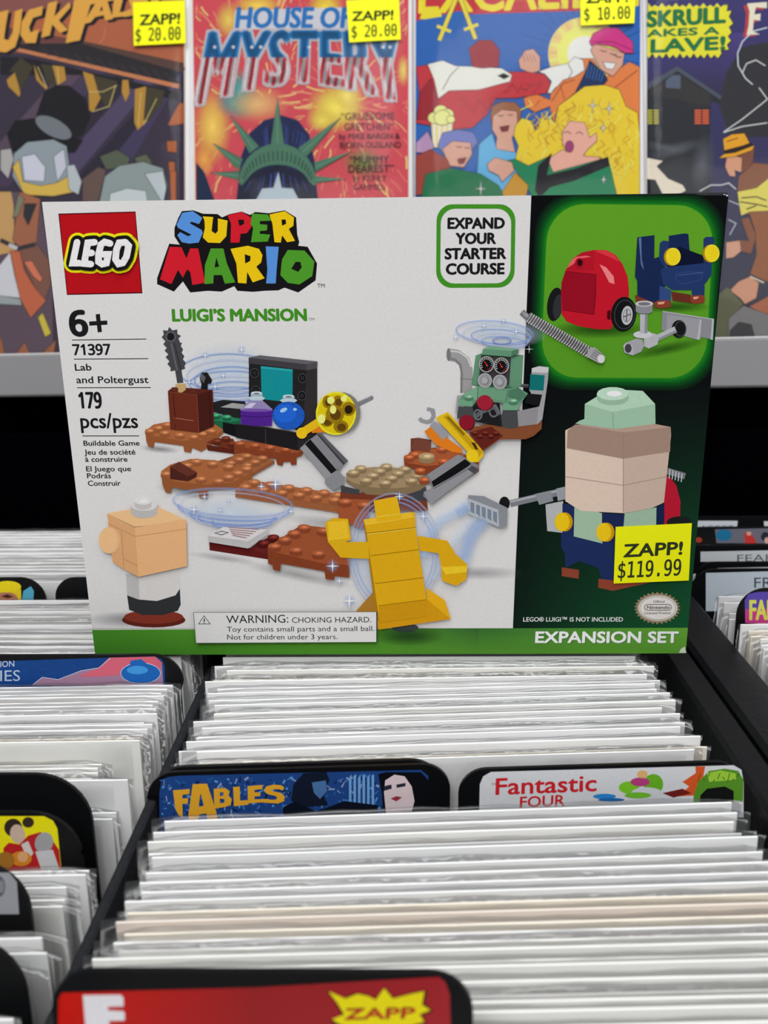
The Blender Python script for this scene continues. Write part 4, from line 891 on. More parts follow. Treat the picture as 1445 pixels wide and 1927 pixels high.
# ---- left bin
yawl = lambda y: math.radians(1.6) if y < 0 else 0.
Iz = zc(0, 1220, 3.010)
RES = [float(atz(168, 1533, 0)[1])+.2, float(atz(168, 1533, 0)[1])-.95, float(atz(40, 1704, 0)[1])+.1, float(atz(20, 1850, 0)[1])+.1]
LAST = [None]
def left_rows(lst, label, group, base_top=0):
    last = LAST[0]; n = 0
    for (xc_, yc_, tint, tp) in lst:
        (px, py), = Iz([(xc_, yc_)]); tp = max(tp, -.85); p = atz(px, py, tp); y = float(p[1]); xr_ = float(p[0])
        if last is not None and last-y < .345: y = last-.345
        for r_ in RES:
            if r_-.55 < y < r_+.75: y = r_-.56
        last = y; LAST[0] = y; n += 1; cxx = min(xr_, -8.52)-BWd/2; yw = yawl(y)
        comic(cxx, y-math.tan(yw)*BWd/2, tp, yw, tint, TINT[tint]+' bagged comic, '+ordn(n)+' '+label, group)
LR = [(1030, 182, 1, 0), (1010, 192, 0, 0), (985, 208, 1, 0), (960, 240, 1, 0), (950, 258, 0, 0), (940, 285, 1, 0), (940, 302, 1, 0), (935, 325, 0, 0), (900, 345, 1, -.2), (905, 365, 0, -.1), (900, 385, 1, -.1), (890, 400, 0, -.1), (880, 418, 3, 0), (868, 438, 2, .1),
      (690, 505, 3, -.8), (690, 530, 2, -.5), (655, 545, 2, -.4), (650, 570, 2, -.4), (650, 600, 2, -.4), (640, 630, 0, -.4), (640, 655, 0, -.4), (808, 683, 1, .2)]
left_rows(LR, 'in front of the blue card, left bin', 'bagged comics in front of the blue divider card')
LR2 = [(770, 740, 1, -.9), (760, 790, 1, -.9), (735, 850, 0, -.7), (728, 878, 1, -.6), (640, 950, 0, -.7), (650, 1000, 2, -.9), (650, 1048, 2, -.9)]
left_rows(LR2, 'beside the yellow picture card, left bin', 'bagged comics around the picture divider card')
Lz = zc(0, 1560, 3.010); Iz = Lz
left_rows([(540, 275, 1, -.4), (520, 330, 0, -.7), (455, 370, 1, -.3), (440, 425, 0, -.6), (400, 478, 1, -.4)], 'in front of the yellow picture card', 'bagged comics near the front of the left bin')
left_rows([(395, 600, 3, -.8), (300, 692, 2, -.3), (250, 760, 1, -.5), (150, 870, 1, .2)], 'from the back at the lower left corner', 'bagged comics at the near corner of the left bin')
yb = float(atz(0, 1232, .6)[1])
rows([(18.9-.44*i, None, None, None) for i in range(23)], lambda y: -18.3, lambda y: 0., 'from the far end, left bin', 'bagged comics at the far end of the left bin')
rows([(6.75-.40*i, None, None, None) for i in range(17)], lambda y: -18.25, lambda y: 0., 'in front of the yellow-hair card, left bin', 'bagged comics between the rear cards and the blue card', jx=.12)

# ---- right bin
def yr(px, py): return float(atz(px, py, 0)[1])
rr_y = [yr(1360, 1174), ]
while rr_y[-1] > -16: rr_y.append(rr_y[-1]-.42-rng.uniform(0, .12))
rows([(y, rng.choice((2, 2, 3, 0)), None, None) for y in rr_y], lambda y: 26.05, lambda y: 0., 'in front of the purple card, right bin', 'bagged comics in the right bin', jx=.04)
for i, (py, tt) in enumerate(((1117, 1), (1128, 0), (1138, 0), (1150, 1))):
    y = yr(1330, py); comic(26.25-.05*i, y, [0, -.05, -.3, -.3][i], 0., tt, TINT[tt]+' bagged comic, '+ordn(i+1)+' behind the purple card, right bin', 'bagged comics between cards of the right bin')
rows([(19.9-.45*i, 1, 0, -.8) for i in range(18)], lambda y: 26.8, lambda y: 0., 'among the white lettered cards, right bin', 'bagged comics between the lettered cards', jx=.1)

# ---- divider cards: black plastic with a raised rounded tab
CARD = mat('black_card_plastic', (12, 13, 15), .4, .22, bump=.1, bscale=300)
def card(Y, x0, x1, zt, r, label, group=None, body=(None, None), zb=-.6, yaw=0., rs=None):
    """tab from x0..x1 rising to zt, body a little lower spanning the bin; all at depth Y"""
    t = tag(empty('divider_card', (0, Y, -26.6)), label, 'divider card', group)
    b0, b1 = body; pts = []
    b0 = x0 if b0 is None else b0; b1 = x1 if b1 is None else b1
    z = zb; rr = r
    out = [(b0, -26), (b1, -26), (b1, z)]
    if b1 > x1+.01: out += [(x1+.6, z), (x1+.25, z+.12), (x1, z+.5)]
    for i in range(9): a = math.radians(90*i/8); out.append((x1-rr+rr*math.cos(a), zt-rr+rr*math.sin(a)))
    for i in range(9): a = math.radians(90+90*i/8); out.append((x0+rr+rr*math.cos(a), zt-rr+rr*math.sin(a)))
    if b0 < x0-.01: out += [(x0, z+.5), (x0-.25, z+.12), (x0-.6, z)]
    if b0 > x0+.01: out.append((x0, z))
    out.append((b0, z))
    cl = []
    for q in out:
        if not cl or abs(q[0]-cl[-1][0])+abs(q[1]-cl[-1][1]) > 1e-4: cl.append(q)
    cyw = (x0+x1)/2
    TL = math.tan(LEAN)
    slab('card_panel', cl, lambda a, b, d: (a, d+math.tan(yaw)*(a-cyw)+TL*b, b+26.6), .14, CARD, t)
    def fn(x, y, d, Y=Y):       # photo-frame point -> card front
        dd = ray(x, y); den = dd[1]-math.tan(yaw)*dd[0]-TL*dd[2]; tt = (Y+math.tan(yaw)*(CAM[0]-cyw)+TL*CAM[2]-CAM[1])/den
        p = CAM+tt*dd; return (p[0], p[1]-Y-d-.004, p[2]+26.6)
    return t, fn
def P_(x, y, Y): return aty(x, y, Y)
# the two cards of the middle bin
yf = min(q[0] for q in specs)-.75; yfc = yf
ywc = math.radians(2.6)
pa, pb = P_(283, 1447, yf), P_(848, 1440, yf)
zt1 = P_(560, 1446, yf)[2]
blu, fb = card(yf, pa[0]-.1, pb[0], zt1, 1.0, 'black divider card with a blue picture label reading FABLES in orange', 'lettered divider cards', body=(-7.7, None), yaw=0.054, zb=-1.0)
c2, _ = card(yf+.22, pa[0]+.05, pb[0]-.3, P_(560, 1437, yf+.22)[2], 1.1, 'plain black divider card edge showing just behind the orange-lettered blue card', 'lettered divider cards', body=(-7.6, None), yaw=0.054, zb=-1.0)
pa2, pb2 = P_(862, 1447, yf-.2), P_(1425, 1437, yf-.2)
whi, fw_ = card(yf-.2, pa2[0], min(pb2[0], 12.35), P_(1150, 1441, yf-.2)[2], .95, 'black divider card with a white label reading Fantastic in red letters', 'lettered divider cards', body=(-7.4, 12.35), yaw=0.054, zb=-2.6)
yfr = ye-.45
ra, rb = P_(88, 1850, yfr), P_(892, 1840, yfr)
red, fr_ = card(yfr, ra[0], rb[0], P_(500, 1838, yfr)[2], 1.0, 'black divider card with a red label and yellow starburst nearest the camera', 'lettered divider cards', body=(-7.7, 12.0), yaw=0.0, zb=-2.6)

Jz = zc(300, 1220, 2.58); Kz = zc(840, 1220, 2.388)
# blue label
a = Art(fb, m=INKG); a.part('picture_label')
a.poly(Jz([(10, 640), (40, 625), (100, 618), (1270, 590), (1305, 620), (1310, 900), (0, 920), (0, 700)]), (30, 66, 128))
rb_ = random.Random(5)
for i in range(420):
    x = rb_.uniform(10, 1290); y = rb_.uniform(606+(1300-x)*.02, 880); l = rb_.uniform(8, 34); an = rb_.uniform(0, 3.14)
    c = rb_.choice(((22, 44, 92), (60, 110, 180), (90, 150, 210), (20, 34, 66), (40, 90, 160), (130, 150, 190)))
    a.line([(x, y), (x+l*math.cos(an), y+l*math.sin(an))], rb_.uniform(1.2, 4.2), c, tf=Jz)
for x in range(920, 1050, 22): a.poly([(x, 610+(x % 44)*.5), (x+12, 610), (x+12, 880), (x, 880)], (110, 160, 210) if x % 44 else (40, 70, 120), tf=Jz)
a.poly([(1062, 610), (1100, 600), (1270, 600), (1306, 640), (1310, 860), (1090, 860), (1080, 700)], (14, 15, 20), tf=Jz)
a.poly([(1090, 700), (1096, 640), (1140, 612), (1190, 620), (1225, 670), (1238, 740), (1225, 790), (1100, 800)], (214, 196, 200), tf=Jz)
a.poly([(1088, 668), (1126, 660), (1128, 680), (1092, 690)], (40, 44, 56), tf=Jz); a.poly([(1150, 660), (1195, 652), (1194, 668), (1152, 676)], (40, 44, 56), tf=Jz); a.poly([(1122, 728), (1150, 716), (1178, 722), (1150, 742)], (150, 50, 60), tf=Jz)
a.poly([(650, 660), (700, 605), (810, 600), (826, 640), (790, 700), (820, 760), (700, 770), (640, 740)], (20, 26, 44), tf=Jz); a.poly([(740, 650), (808, 640), (814, 690), (780, 730), (750, 700)], (70, 110, 160), tf=Jz); a.poly([(600, 770), (660, 740), (760, 790), (900, 740), (1060, 760), (1060, 830), (600, 830)], (14, 20, 34), tf=Jz)
OR = (232, 162, 44)
def LL(p, h=None): a.poly([(x+6, y+6) for x, y in p], (20, 30, 60), tf=Jz) if 0 else None; a.poly(p, OR, h, tf=Jz)
LL([(66, 688), (148, 682), (146, 706), (112, 710), (112, 728), (140, 726), (138, 752), (112, 754), (114, 822), (96, 812), (78, 780)])
LL([(162, 658), (232, 655), (276, 790), (282, 830), (236, 830), (228, 800), (196, 804), (186, 830), (140, 830), (142, 800)], [[(200, 700), (216, 762), (190, 768)]])
LL([(264, 680), (320, 676), (342, 692), (336, 712), (352, 730), (346, 760), (320, 768), (268, 776)], [[(294, 696), (312, 698), (310, 714), (294, 716)], [(294, 728), (318, 730), (314, 748), (294, 750)]])
LL([(358, 672), (390, 670), (392, 738), (432, 736), (432, 758), (362, 766)])
LL([(428, 668), (500, 662), (500, 682), (462, 686), (462, 698), (490, 698), (490, 716), (462, 718), (462, 732), (530, 730), (530, 744), (430, 752)])
LL([(606, 676), (594, 664), (556, 660), (520, 668), (506, 690), (524, 706), (566, 716), (572, 728), (560, 734), (516, 732), (508, 748), (576, 752), (606, 740), (608, 716), (590, 700), (546, 692), (548, 684), (578, 682), (600, 688)])
a.build(blu)
# white label with red letters
a = Art(fw_, m=INKG); a.part('picture_label')
a.poly(Kz([(150, 610), (165, 575), (200, 555), (1290, 525), (1325, 545), (1335, 600), (1335, 760), (146, 760)]), (206, 208, 212))
RD = (196, 36, 44)
a.text('Fantastic', *Kz([(222, 657)])[0], *Kz([(672, 640)])[0], 29, RD, .03, up=(1, -30)); a.text('FOUR', *Kz([(330, 715)])[0], *Kz([(530, 706)])[0], 18, RD, .03, up=(1, -20)); a.text('THE', *Kz([(202, 614)])[0], *Kz([(228, 612)])[0], 3.5, RD, .02, up=(0, -3.5))
for (x, y, r1, r2, c) in ((820, 625, 46, 28, (120, 190, 40)), (930, 610, 44, 46, (100, 170, 36)), (870, 600, 44, 20, (176, 60, 120)), (880, 565, 24, 18, (214, 170, 110)), (900, 650, 70, 26, (200, 204, 208)), (860, 660, 60, 14, (110, 180, 50)), (710, 665, 52, 12, (40, 130, 200)), (740, 680, 60, 8, (30, 100, 170))):
    x, y = Kz([(x, y)])[0]; a.ell(x, y, r1/2.388, r2/2.388, c)
a.poly([(1060, 600), (1120, 560), (1118, 530), (1162, 530), (1150, 600), (1120, 660), (1040, 665), (1090, 620)], (206, 84, 40), tf=Kz); a.poly([(970, 650), (1060, 630), (1100, 650), (1020, 670)], (110, 30, 30), tf=Kz)
a.poly([(1110, 660), (1130, 600), (1180, 550), (1250, 540), (1310, 550), (1334, 590), (1332, 690), (1110, 690)], (84, 140, 40), tf=Kz); a.poly([(1140, 660), (1170, 630), (1250, 620), (1290, 640), (1290, 690), (1140, 690)], (20, 22, 20), tf=Kz); a.poly([(1170, 560), (1230, 548), (1300, 562), (1300, 590), (1180, 600)], (150, 196, 60), tf=Kz)
for i in range(9): a.line([(1130+i*22, 600-(i % 3)*12), (1140+i*22, 560+(i % 2)*30)], 1.4, (40, 84, 26), tf=Kz)
a.build(whi)
# red label
Fz = zc(200, 1520, 2.189); F0 = zc(0, 1560, 3.010)
a = Art(fr_, m=INKG); a.part('picture_label')
a.quadgrad([(116, 1868), (480, 1858), (480, 1990), (112, 1990)], [(190, 26, 16), (140, 32, 34), (140, 32, 34), (180, 22, 14)], 2)
a.quadgrad([(480, 1858), (826, 1838), (838, 1990), (480, 1990)], [(140, 32, 34), (146, 34, 38), (156, 40, 46), (140, 32, 34)], 2)
a.poly([(826, 1838), (838, 1848), (846, 1870), (850, 1990), (838, 1990)], (150, 38, 44)); a.poly([(116, 1868), (112, 1990), (108, 1990), (110, 1880)], (180, 22, 14))
a.poly([(470, 940), (684, 938), (700, 956), (700, 1004), (612, 1006), (612, 1026), (700, 1030), (708, 1046), (706, 1084), (618, 1086), (620, 1112), (712, 1116), (716, 1180), (490, 1190)], (214, 212, 216), tf=F0)
st = [(915, 755), (985, 785), (1035, 765), (1080, 775), (1110, 790), (1145, 742), (1180, 785), (1260, 765), (1310, 755), (1300, 810), (1335, 832), (1290, 850), (1310, 880), (1240, 900), (1200, 960), (1100, 930), (960, 890), (930, 870), (980, 850), (950, 800)]
a.poly([(x+(x-1120)*.06, y-5 if y < 830 else y+5) for x, y in st], (60, 20, 14), tf=Fz); a.poly(st, (226, 206, 20), tf=Fz)
(px0, py0), (px1, py1) = Fz([(985, 868), (1270, 862)]); a.text('ZAPP', px0-1, py0+1, px1-1, py1+1, 20, (50, 18, 12), .05, up=(2, -20)); a.text('ZAPP', px0, py0, px1, py1, 17, (180, 40, 36), .03, up=(2, -18))
a.build(red)

# cards of the left bin
I1 = zc(0, 1220, 3.010); G1z = zc(0, 780, 3.706)
yb = float(atz(150, 1284, 0)[1])+.32
pR = P_(342, 1250, yb); mil, fm = card(yb, -27.5, pR[0], P_(150, 1234, yb)[2], 1.2, 'black divider card with a deep blue label and pale writing, left bin', 'cards of the left bin', body=(-27.5, -8.75))
a = Art(fm, m=INKG); a.part('picture_label')
a.poly([(-60, 1246), (290, 1235), (304, 1240), (310, 1252), (311, 1300), (-60, 1302)], (20, 62, 124))
rb_ = random.Random(9)
for i in range(60): x = rb_.uniform(-40, 210); y = rb_.uniform(1246, 1282); a.line([(x, y), (x+rb_.uniform(3, 9), y+rb_.uniform(-2, 2))], .8, rb_.choice(((34, 84, 150), (14, 46, 100))))
a.poly([(180, 210), (240, 162), (330, 176), (460, 126), (560, 110), (620, 52), (880, 46), (918, 80), (925, 210)], (150, 116, 140), tf=I1); a.poly([(560, 110), (620, 52), (880, 46), (918, 80), (905, 130), (700, 150), (560, 160), (440, 160)], (196, 92, 110), tf=I1)
a.line([(186, 205), (240, 163), (330, 176), (460, 126), (560, 110), (625, 55)], 1, (190, 200, 220), tf=I1)
x, y = I1([(797, 140)])[0]; a.ell(x, y, 38, 20, (190, 206, 226)); a.ell(x, y, 37, 19, (26, 92, 168)); a.poly([(735, 100), (740, 70), (800, 60), (850, 100)], (26, 92, 168), tf=I1); a.ell(x-6, y-6, 20, 8, (60, 140, 204))
a.text('LLION', -14, 1256, 27, 1254, 9, (190, 200, 214), 0, up=(0, -11)); a.text('TIES', -22, 1282, 38, 1281, 18, (170, 184, 204), -.01, up=(0, -20))
a.build(mil)
yk = RES[0]; pk = P_(168, 1500, yk); card(yk, -27, pk[0], P_(60, 1460, yk)[2], 1.7, 'plain black divider card with a rounded corner near the left edge of the photo', 'cards of the left bin')
yy = yk-1.15; pk = P_(154, 1600, yy); yel, fy = card(yy, -27, pk[0], P_(60, 1531, yy)[2], 1.5, 'black divider card with a yellow and red picture label of two people', 'cards of the left bin')
a = Art(fy, m=INKG); a.part('picture_label')
a.poly([(-40, 950), (250, 950), (300, 975), (325, 1020), (350, 1270), (-40, 1290)], (222, 210, 16), tf=I1)
a.poly([(20, 1130), (50, 1100), (110, 1110), (160, 1060), (230, 1040), (300, 1090), (335, 1140), (348, 1270), (20, 1280)], (170, 30, 34), tf=I1)
a.ell(*I1([(75, 1015)])[0], 17, 17, (48, 36, 30)); a.ell(*I1([(160, 985)])[0], 11, 10, (54, 40, 34)); a.ell(*I1([(100, 1050)])[0], 14, 18, (190, 166, 150), rot=-12); a.ell(*I1([(250, 1100)])[0], 17, 20, (150, 150, 154), rot=20)
a.poly([(200, 1150), (300, 1140), (345, 1270), (240, 1270)], (186, 188, 192), tf=I1); a.poly([(120, 1110), (160, 1090), (190, 1160), (160, 1200)], (196, 190, 186), tf=I1)
a.ell(*I1([(120, 1190)])[0], 20, 14, (196, 126, 34)); a.ell(*I1([(130, 1180)])[0], 10, 10, (206, 156, 110)); a.ell(*I1([(30, 1200)])[0], 18, 16, (150, 104, 40))
a.build(yel)
yg_ = RES[2]; pk = P_(52, 1680, yg_); gry, fg = card(yg_, -25, pk[0], P_(0, 1626, yg_)[2], 1.5, 'black divider card with a grey picture label at the left edge of the photo', 'cards of the left bin')
a = Art(fg, m=INKG); a.part('picture_label'); a.poly([(-60, 1640), (18, 1642), (32, 1660), (36, 1720), (-60, 1720)], (150, 152, 158)); a.ell(-2, 1668, 12, 20, (90, 92, 100)); a.ell(2, 1668, 6, 12, (130, 132, 140)); a.build(gry)
yh = RES[3]; pk = P_(44, 1830, yh); card(yh, -24, pk[0], P_(-10, 1768, yh)[2], 1.6, 'plain black divider card at the lower left corner of the photo', 'cards of the left bin')
yq = 7.6; pk = P_(86, 1120, yq); hai, fh = card(yq, -27.5, pk[0], P_(30, 1088, yq)[2], 1.3, 'black divider card with a picture of yellow hair, behind the left bin comics', 'cards of the left bin')
a = Art(fh, m=INKG); a.part('picture_label'); a.poly([(-30, 1095), (30, 1095), (40, 1110), (40, 1140), (-30, 1140)], (214, 190, 40)); a.ell(12, 1128, 22, 14, (170, 112, 90)); a.ell(14, 1104, 26, 11, (222, 200, 30)); a.poly([(40, 1136), (44, 1112), (58, 1103), (64, 1112), (62, 1140)], (80, 160, 190)); a.poly([(2, 1122), (14, 1118), (26, 1123), (14, 1126)], (70, 40, 34)); a.build(hai)
pk = P_(103, 1115, yq); pk2 = P_(215, 1115, yq); card(yq+.02, pk[0], pk2[0]+1.5, P_(160, 1088, yq)[2], 1.1, 'plain black divider card half hidden behind the toy box on the left', 'cards of the left bin')

# cards of the right bin
Hz = zc(1240, 780, 3.706)
LAB = (206, 210, 216)
def rcard(py_base, top_px, x_px, label, draw, x1=34, zb=-.6, r=.9):
    Y = py_base; p = P_(x_px, top_px+20, Y); t, f = card(Y, p[0], x1, P_(1400, top_px, Y)[2], r, label, 'cards of the right bin')
    a = Art(f, m=INKG); a.part('paper_label'); draw(a); a.build(t)
rcard(19.0, 972, 1240, 'black divider card with a white strip label, rearmost in the right bin', lambda a: (a.poly([(1268, 980), (1388, 980), (1386, 997), (1266, 997)], LAB), a.poly([(1437, 981), (1490, 981), (1490, 990), (1438, 990)], LAB), a.text('AGGOT', 1318, 996, 1380, 996, 7, (70, 74, 80), .01, up=(0, -7))))
rcard(17.2, 992, 1240, 'black divider card with a small colourful figure strip in the right bin', lambda a: (a.poly([(1345, 996), (1500, 993), (1500, 1023), (1348, 1022)], (104, 104, 116)), a.ell(1362, 1007, 15, 11, (30, 110, 150)), a.poly([(1400, 1003), (1412, 1001), (1424, 1022), (1402, 1023)], (190, 50, 50)), a.ell(1409, 1004, 5, 4, (200, 150, 130)), a.ell(1440, 1010, 8, 9, (40, 40, 54)), a.ell(1443, 1017, 5, 6, (206, 160, 150)), a.ell(1314, 1016, 7, 5, (170, 60, 40))))
rcard(12.3, 1027, 1240, 'black divider card with a white label reading FEAR in the right bin', lambda a: (a.poly([(1318, 1038), (1480, 1035), (1480, 1057), (1318, 1057)], (200, 204, 208)), a.text('FEAR', 1387, 1057, 1458, 1056, 13, (96, 100, 106), .0, up=(0, -13))))
rcard(10.9, 1058, 1310, 'black divider card with a thin white label edge in the right bin', lambda a: a.poly([(1350, 1069), (1480, 1066), (1480, 1071), (1348, 1072)], (180, 184, 190)))
rcard(10.3, 1071, 1302, 'black divider card with a large white label starting with the letter F', lambda a: (a.poly([(1328, 1078), (1490, 1074), (1490, 1150), (1328, 1150)], (196, 206, 216)), a.text('FREE', 1419, 1106, 1486, 1105, 19, (70, 78, 88), .0, up=(0, -19))), r=1.2)
def fan(a):
    a.poly([(1402, 1172), (1401, 1130), (1408, 1118), (1424, 1114), (1500, 1112), (1500, 1180)], (86, 70, 160)); a.poly([(1402, 1172), (1402, 1146), (1500, 1146), (1500, 1180)], (190, 60, 130))
    a.text('FANTASTIC', 1411, 1166, 1560, 1165, 32, (206, 204, 90), .04, up=(0, -36))
Yv = yr(1400, 1168)+.4
p = P_(1389, 1140, Yv); t, f = card(Yv, p[0], 36, P_(1445, 1109, Yv)[2], 1.3, 'black divider card with a purple and pink label and yellow letters', 'cards of the right bin')
a = Art(f, m=INKG); a.part('picture_label'); fan(a); a.build(t)
# ================================================================ display shelf with four bagged comics behind
pA, pB, pC = atc(565, 200, 69.0), atc(993, 200, 65.5), atc(565, 650, 68.4)
RN = np.cross(pB-pA, pC-pA); RN /= np.linalg.norm(RN)
if RN[1] > 0: RN = -RN                      # towards the camera
def rackp(x, y, d): dd = ray(x, y); t = np.dot(pA-CAM, RN)/np.dot(dd, RN); return CAM+t*dd+RN*d
UP = rackp(565, 200, 0)-rackp(565, 650, 0); UP /= np.linalg.norm(UP); RX = np.cross(UP, -RN); RX /= np.linalg.norm(RX)
if RX[0] < 0: RX = -RX
shelf = tag(empty('display_shelf', tuple(rackp(700, 700, 0))), 'black display shelf with a grey front lip holding four bagged comics', 'shelf')
so = rackp(700, 700, 0)
GREY = mat('grey_lip', (140, 138, 140), .5, .25, noise=.03, nscale=20); EDGEW = mat('white_edge', (226, 226, 228), .3, .6)
# lip: bar in front of the comics; ends follow the two measured heights
lt, rt = rackp(-260, 680.5, 1.3), rackp(1760, 636, 1.3); lb, rb2 = rackp(-260, 763, 1.3), rackp(1760, 728, 1.3)
def barmesh(nm, a, b, dn, th, m, par, rnd_=.12):
    """bar whose front face runs a..b (top line) and dn down, th back"""
    ax = b-a; ax = ax/np.linalg.norm(ax); pr = []
    back = -RN*1.0
    for (u, v) in ((0, -rnd_), (rnd_*.3, -rnd_*.3), (rnd_, 0), (th-rnd_, 0), (th, -rnd_), (th, -dn+rnd_), (th-rnd_, -dn), (rnd_, -dn), (0, -dn+rnd_)): pr.append((u, v))
    vs = [p+back*u+np.array((0, 0, 1.))*v-so for p in (a, b) for u, v in pr]; n = len(pr)
    fs = [[i, (i+1) % n, (i+1) % n+n, i+n] for i in range(n)]+[list(range(n)), list(range(2*n-1, n-1, -1))]
    me = mesh(nm, vs, fs)
    import bmesh
    bm = bmesh.new(); bm.from_mesh(me); bmesh.ops.recalc_face_normals(bm, faces=bm.faces); bm.to_mesh(me); bm.free()
    return link(nm, me, m, par)
hgt = float((lt-lb)[2]+(rt-rb2)[2])/2
barmesh('front_lip', lt, rt, hgt, .35, GREY, shelf)
barmesh('lip_edge', lt+np.array((0, 0, .10))-RN*.02, rt+np.array((0, 0, .10))-RN*.02, .12, .42, EDGEW, shelf, .03)
BKS = mat('shelf_black', (2, 2, 4), .9, 0)
barmesh('shelf_board', lt-RN*.38-np.array((0, 0, hgt-.9)), rt-RN*.38-np.array((0, 0, hgt-.9)), .8, 6.5, BKS, shelf, .05)
# sloping back board that the comics lean on
def rackbox(nm, x0, y0, x1, y1, d0, d1, m, par, org):
    q = [rackp(x0, y0, 0), rackp(x1, y0, 0), rackp(x1, y1, 0), rackp(x0, y1, 0)]
    vs = [p+RN*d1-org for p in q]+[p+RN*d0-org for p in q]
    return link(nm, mesh(nm, vs, [[0, 3, 2, 1], [4, 5, 6, 7], [0, 1, 5, 4], [1, 2, 6, 5], [2, 3, 7, 6], [3, 0, 4, 7]]), m, par)
WB = mat('white_backing', (206, 204, 206), .5, .3)
rackbox('back_board', -260, -160, 1760, 690, -1.1, -.75, mat('grey_back_board', (176, 176, 182), .6, .3), shelf, so)
link('rear_upright', boxmesh('rear_upright', -60-so[0], 70-so[0], 56-so[1], 58-so[1], -90-so[2], 60-so[2], .2), BKS, shelf)
FILM2 = plastic_film('clear_bag_smooth', haze=.01, rough=.10, bump=.12, bscale=26, f0=.0, f1=.3)
def shown(name, label, x0, x1, ty, by, bag, art_fn, stick=None, depth=0.):
    """cover spans photo x0..x1 (at y 200), from row ty to by"""
    base = (rackp(x0, by, depth)+rackp(x1, by, depth))/2; org = np.array(base)
    t = tag(empty('bagged_comic', tuple(base)), label, 'comic book', 'bagged comics on the display shelf')
    # straight-sided pieces in the plane of the rack
    o0 = rackp(x0, 200, depth); wdt = np.dot(rackp(x1, 200, depth)-o0, RX)
    def pt(u, v, d): return o0+RX*u+UP*v+RN*d-org         # u right, v up (cm)
    vb = np.dot(rackp(x0, by, depth)-o0, UP); vt = np.dot(rackp(x0, ty, depth)-o0, UP)
    def pbox(nm, u0, u1, v0, v1, d0, d1, m, par=t):
        vs = [pt(u0, v0, d0), pt(u1, v0, d0), pt(u1, v1, d0), pt(u0, v1, d0), pt(u0, v0, d1), pt(u1, v0, d1), pt(u1, v1, d1), pt(u0, v1, d1)]
        return link(nm, mesh(nm, vs, [[0, 3, 2, 1][::1], [4, 5, 6, 7], [0, 1, 5, 4], [1, 2, 6, 5], [2, 3, 7, 6], [3, 0, 4, 7]]), m, par)
    pbox('backing_board', bag[0], wdt+bag[1], vb-.1, vt+.4, -.46, -.38, WB)
    cv = pbox('comic_book', 0, wdt, vb, vt, -.36, -.12, PAPER[0])
    a = Art(lambda x, y, d: rackp(x, y, depth-.12+d+.002)-org, eps=2.2e-3, m=INKC); a.clip = (x0-2, -60, x1+1, 700); a.part('cover_print'); art_fn(a); a.build(cv)
    # bag: front sheet with soft waves, folded round the board
    nx, nz = 14, 20; u0, u1 = bag[0]-.25, wdt+bag[1]+.25; vs, fs = [], []; rnd = random.Random(len(name)+int(x0)); ph = [rnd.uniform(0, 6) for _ in range(4)]
    for j in range(nz+1):
        for i in range(nx+1):
            u = u0+(u1-u0)*i/nx; v = vb-.2+(vt+.6-vb+.2)*j/nz; e = 0 if i in (0, nx) else 1
            d = -.42 if not e else .06+.05*math.sin(u*.8+ph[0]+v*.15)+.04*math.sin(v*.6+ph[1])+(.10*max(0, (j-nz*.72)/(nz*.28))*math.sin(u*1.9+ph[2]+v))
            vs.append(pt(u, v, d))
    m = nx+1
    for j in range(nz):
        for i in range(nx): fs.append([j*m+i, j*m+i+1, (j+1)*m+i+1, (j+1)*m+i])
    link('plastic_bag', mesh('plastic_bag', vs, fs, True), FILM2, t)
    if stick:
        q, lines, lab = stick
        sticker(t, lambda x, y, d: rackp(x, y, depth+d)-org, q, lines, .17)
    return t
def stk(f, quad, z, p):
    (a, b), (c, d) = f([z[0], z[1]]); (e, g), (h, i) = f([p[0], p[1]])
    return (f(quad), [(z[3], a, b, c, d, z[2], .045, 'sans', (1, -z[2])), (p[3], e, g, h, i, p[2], .016, 'mono', (0, -p[2]))], None)
Az = zc(0, 0, 4.014); Bz = zc(350, 0, 3.284); Cz = zc(770, 0, 3.211); Dz = zc(1200, 0, 5.07); Ez = zc(0, 360, 4.38); Fz4 = zc(1290, 300, 4.19)
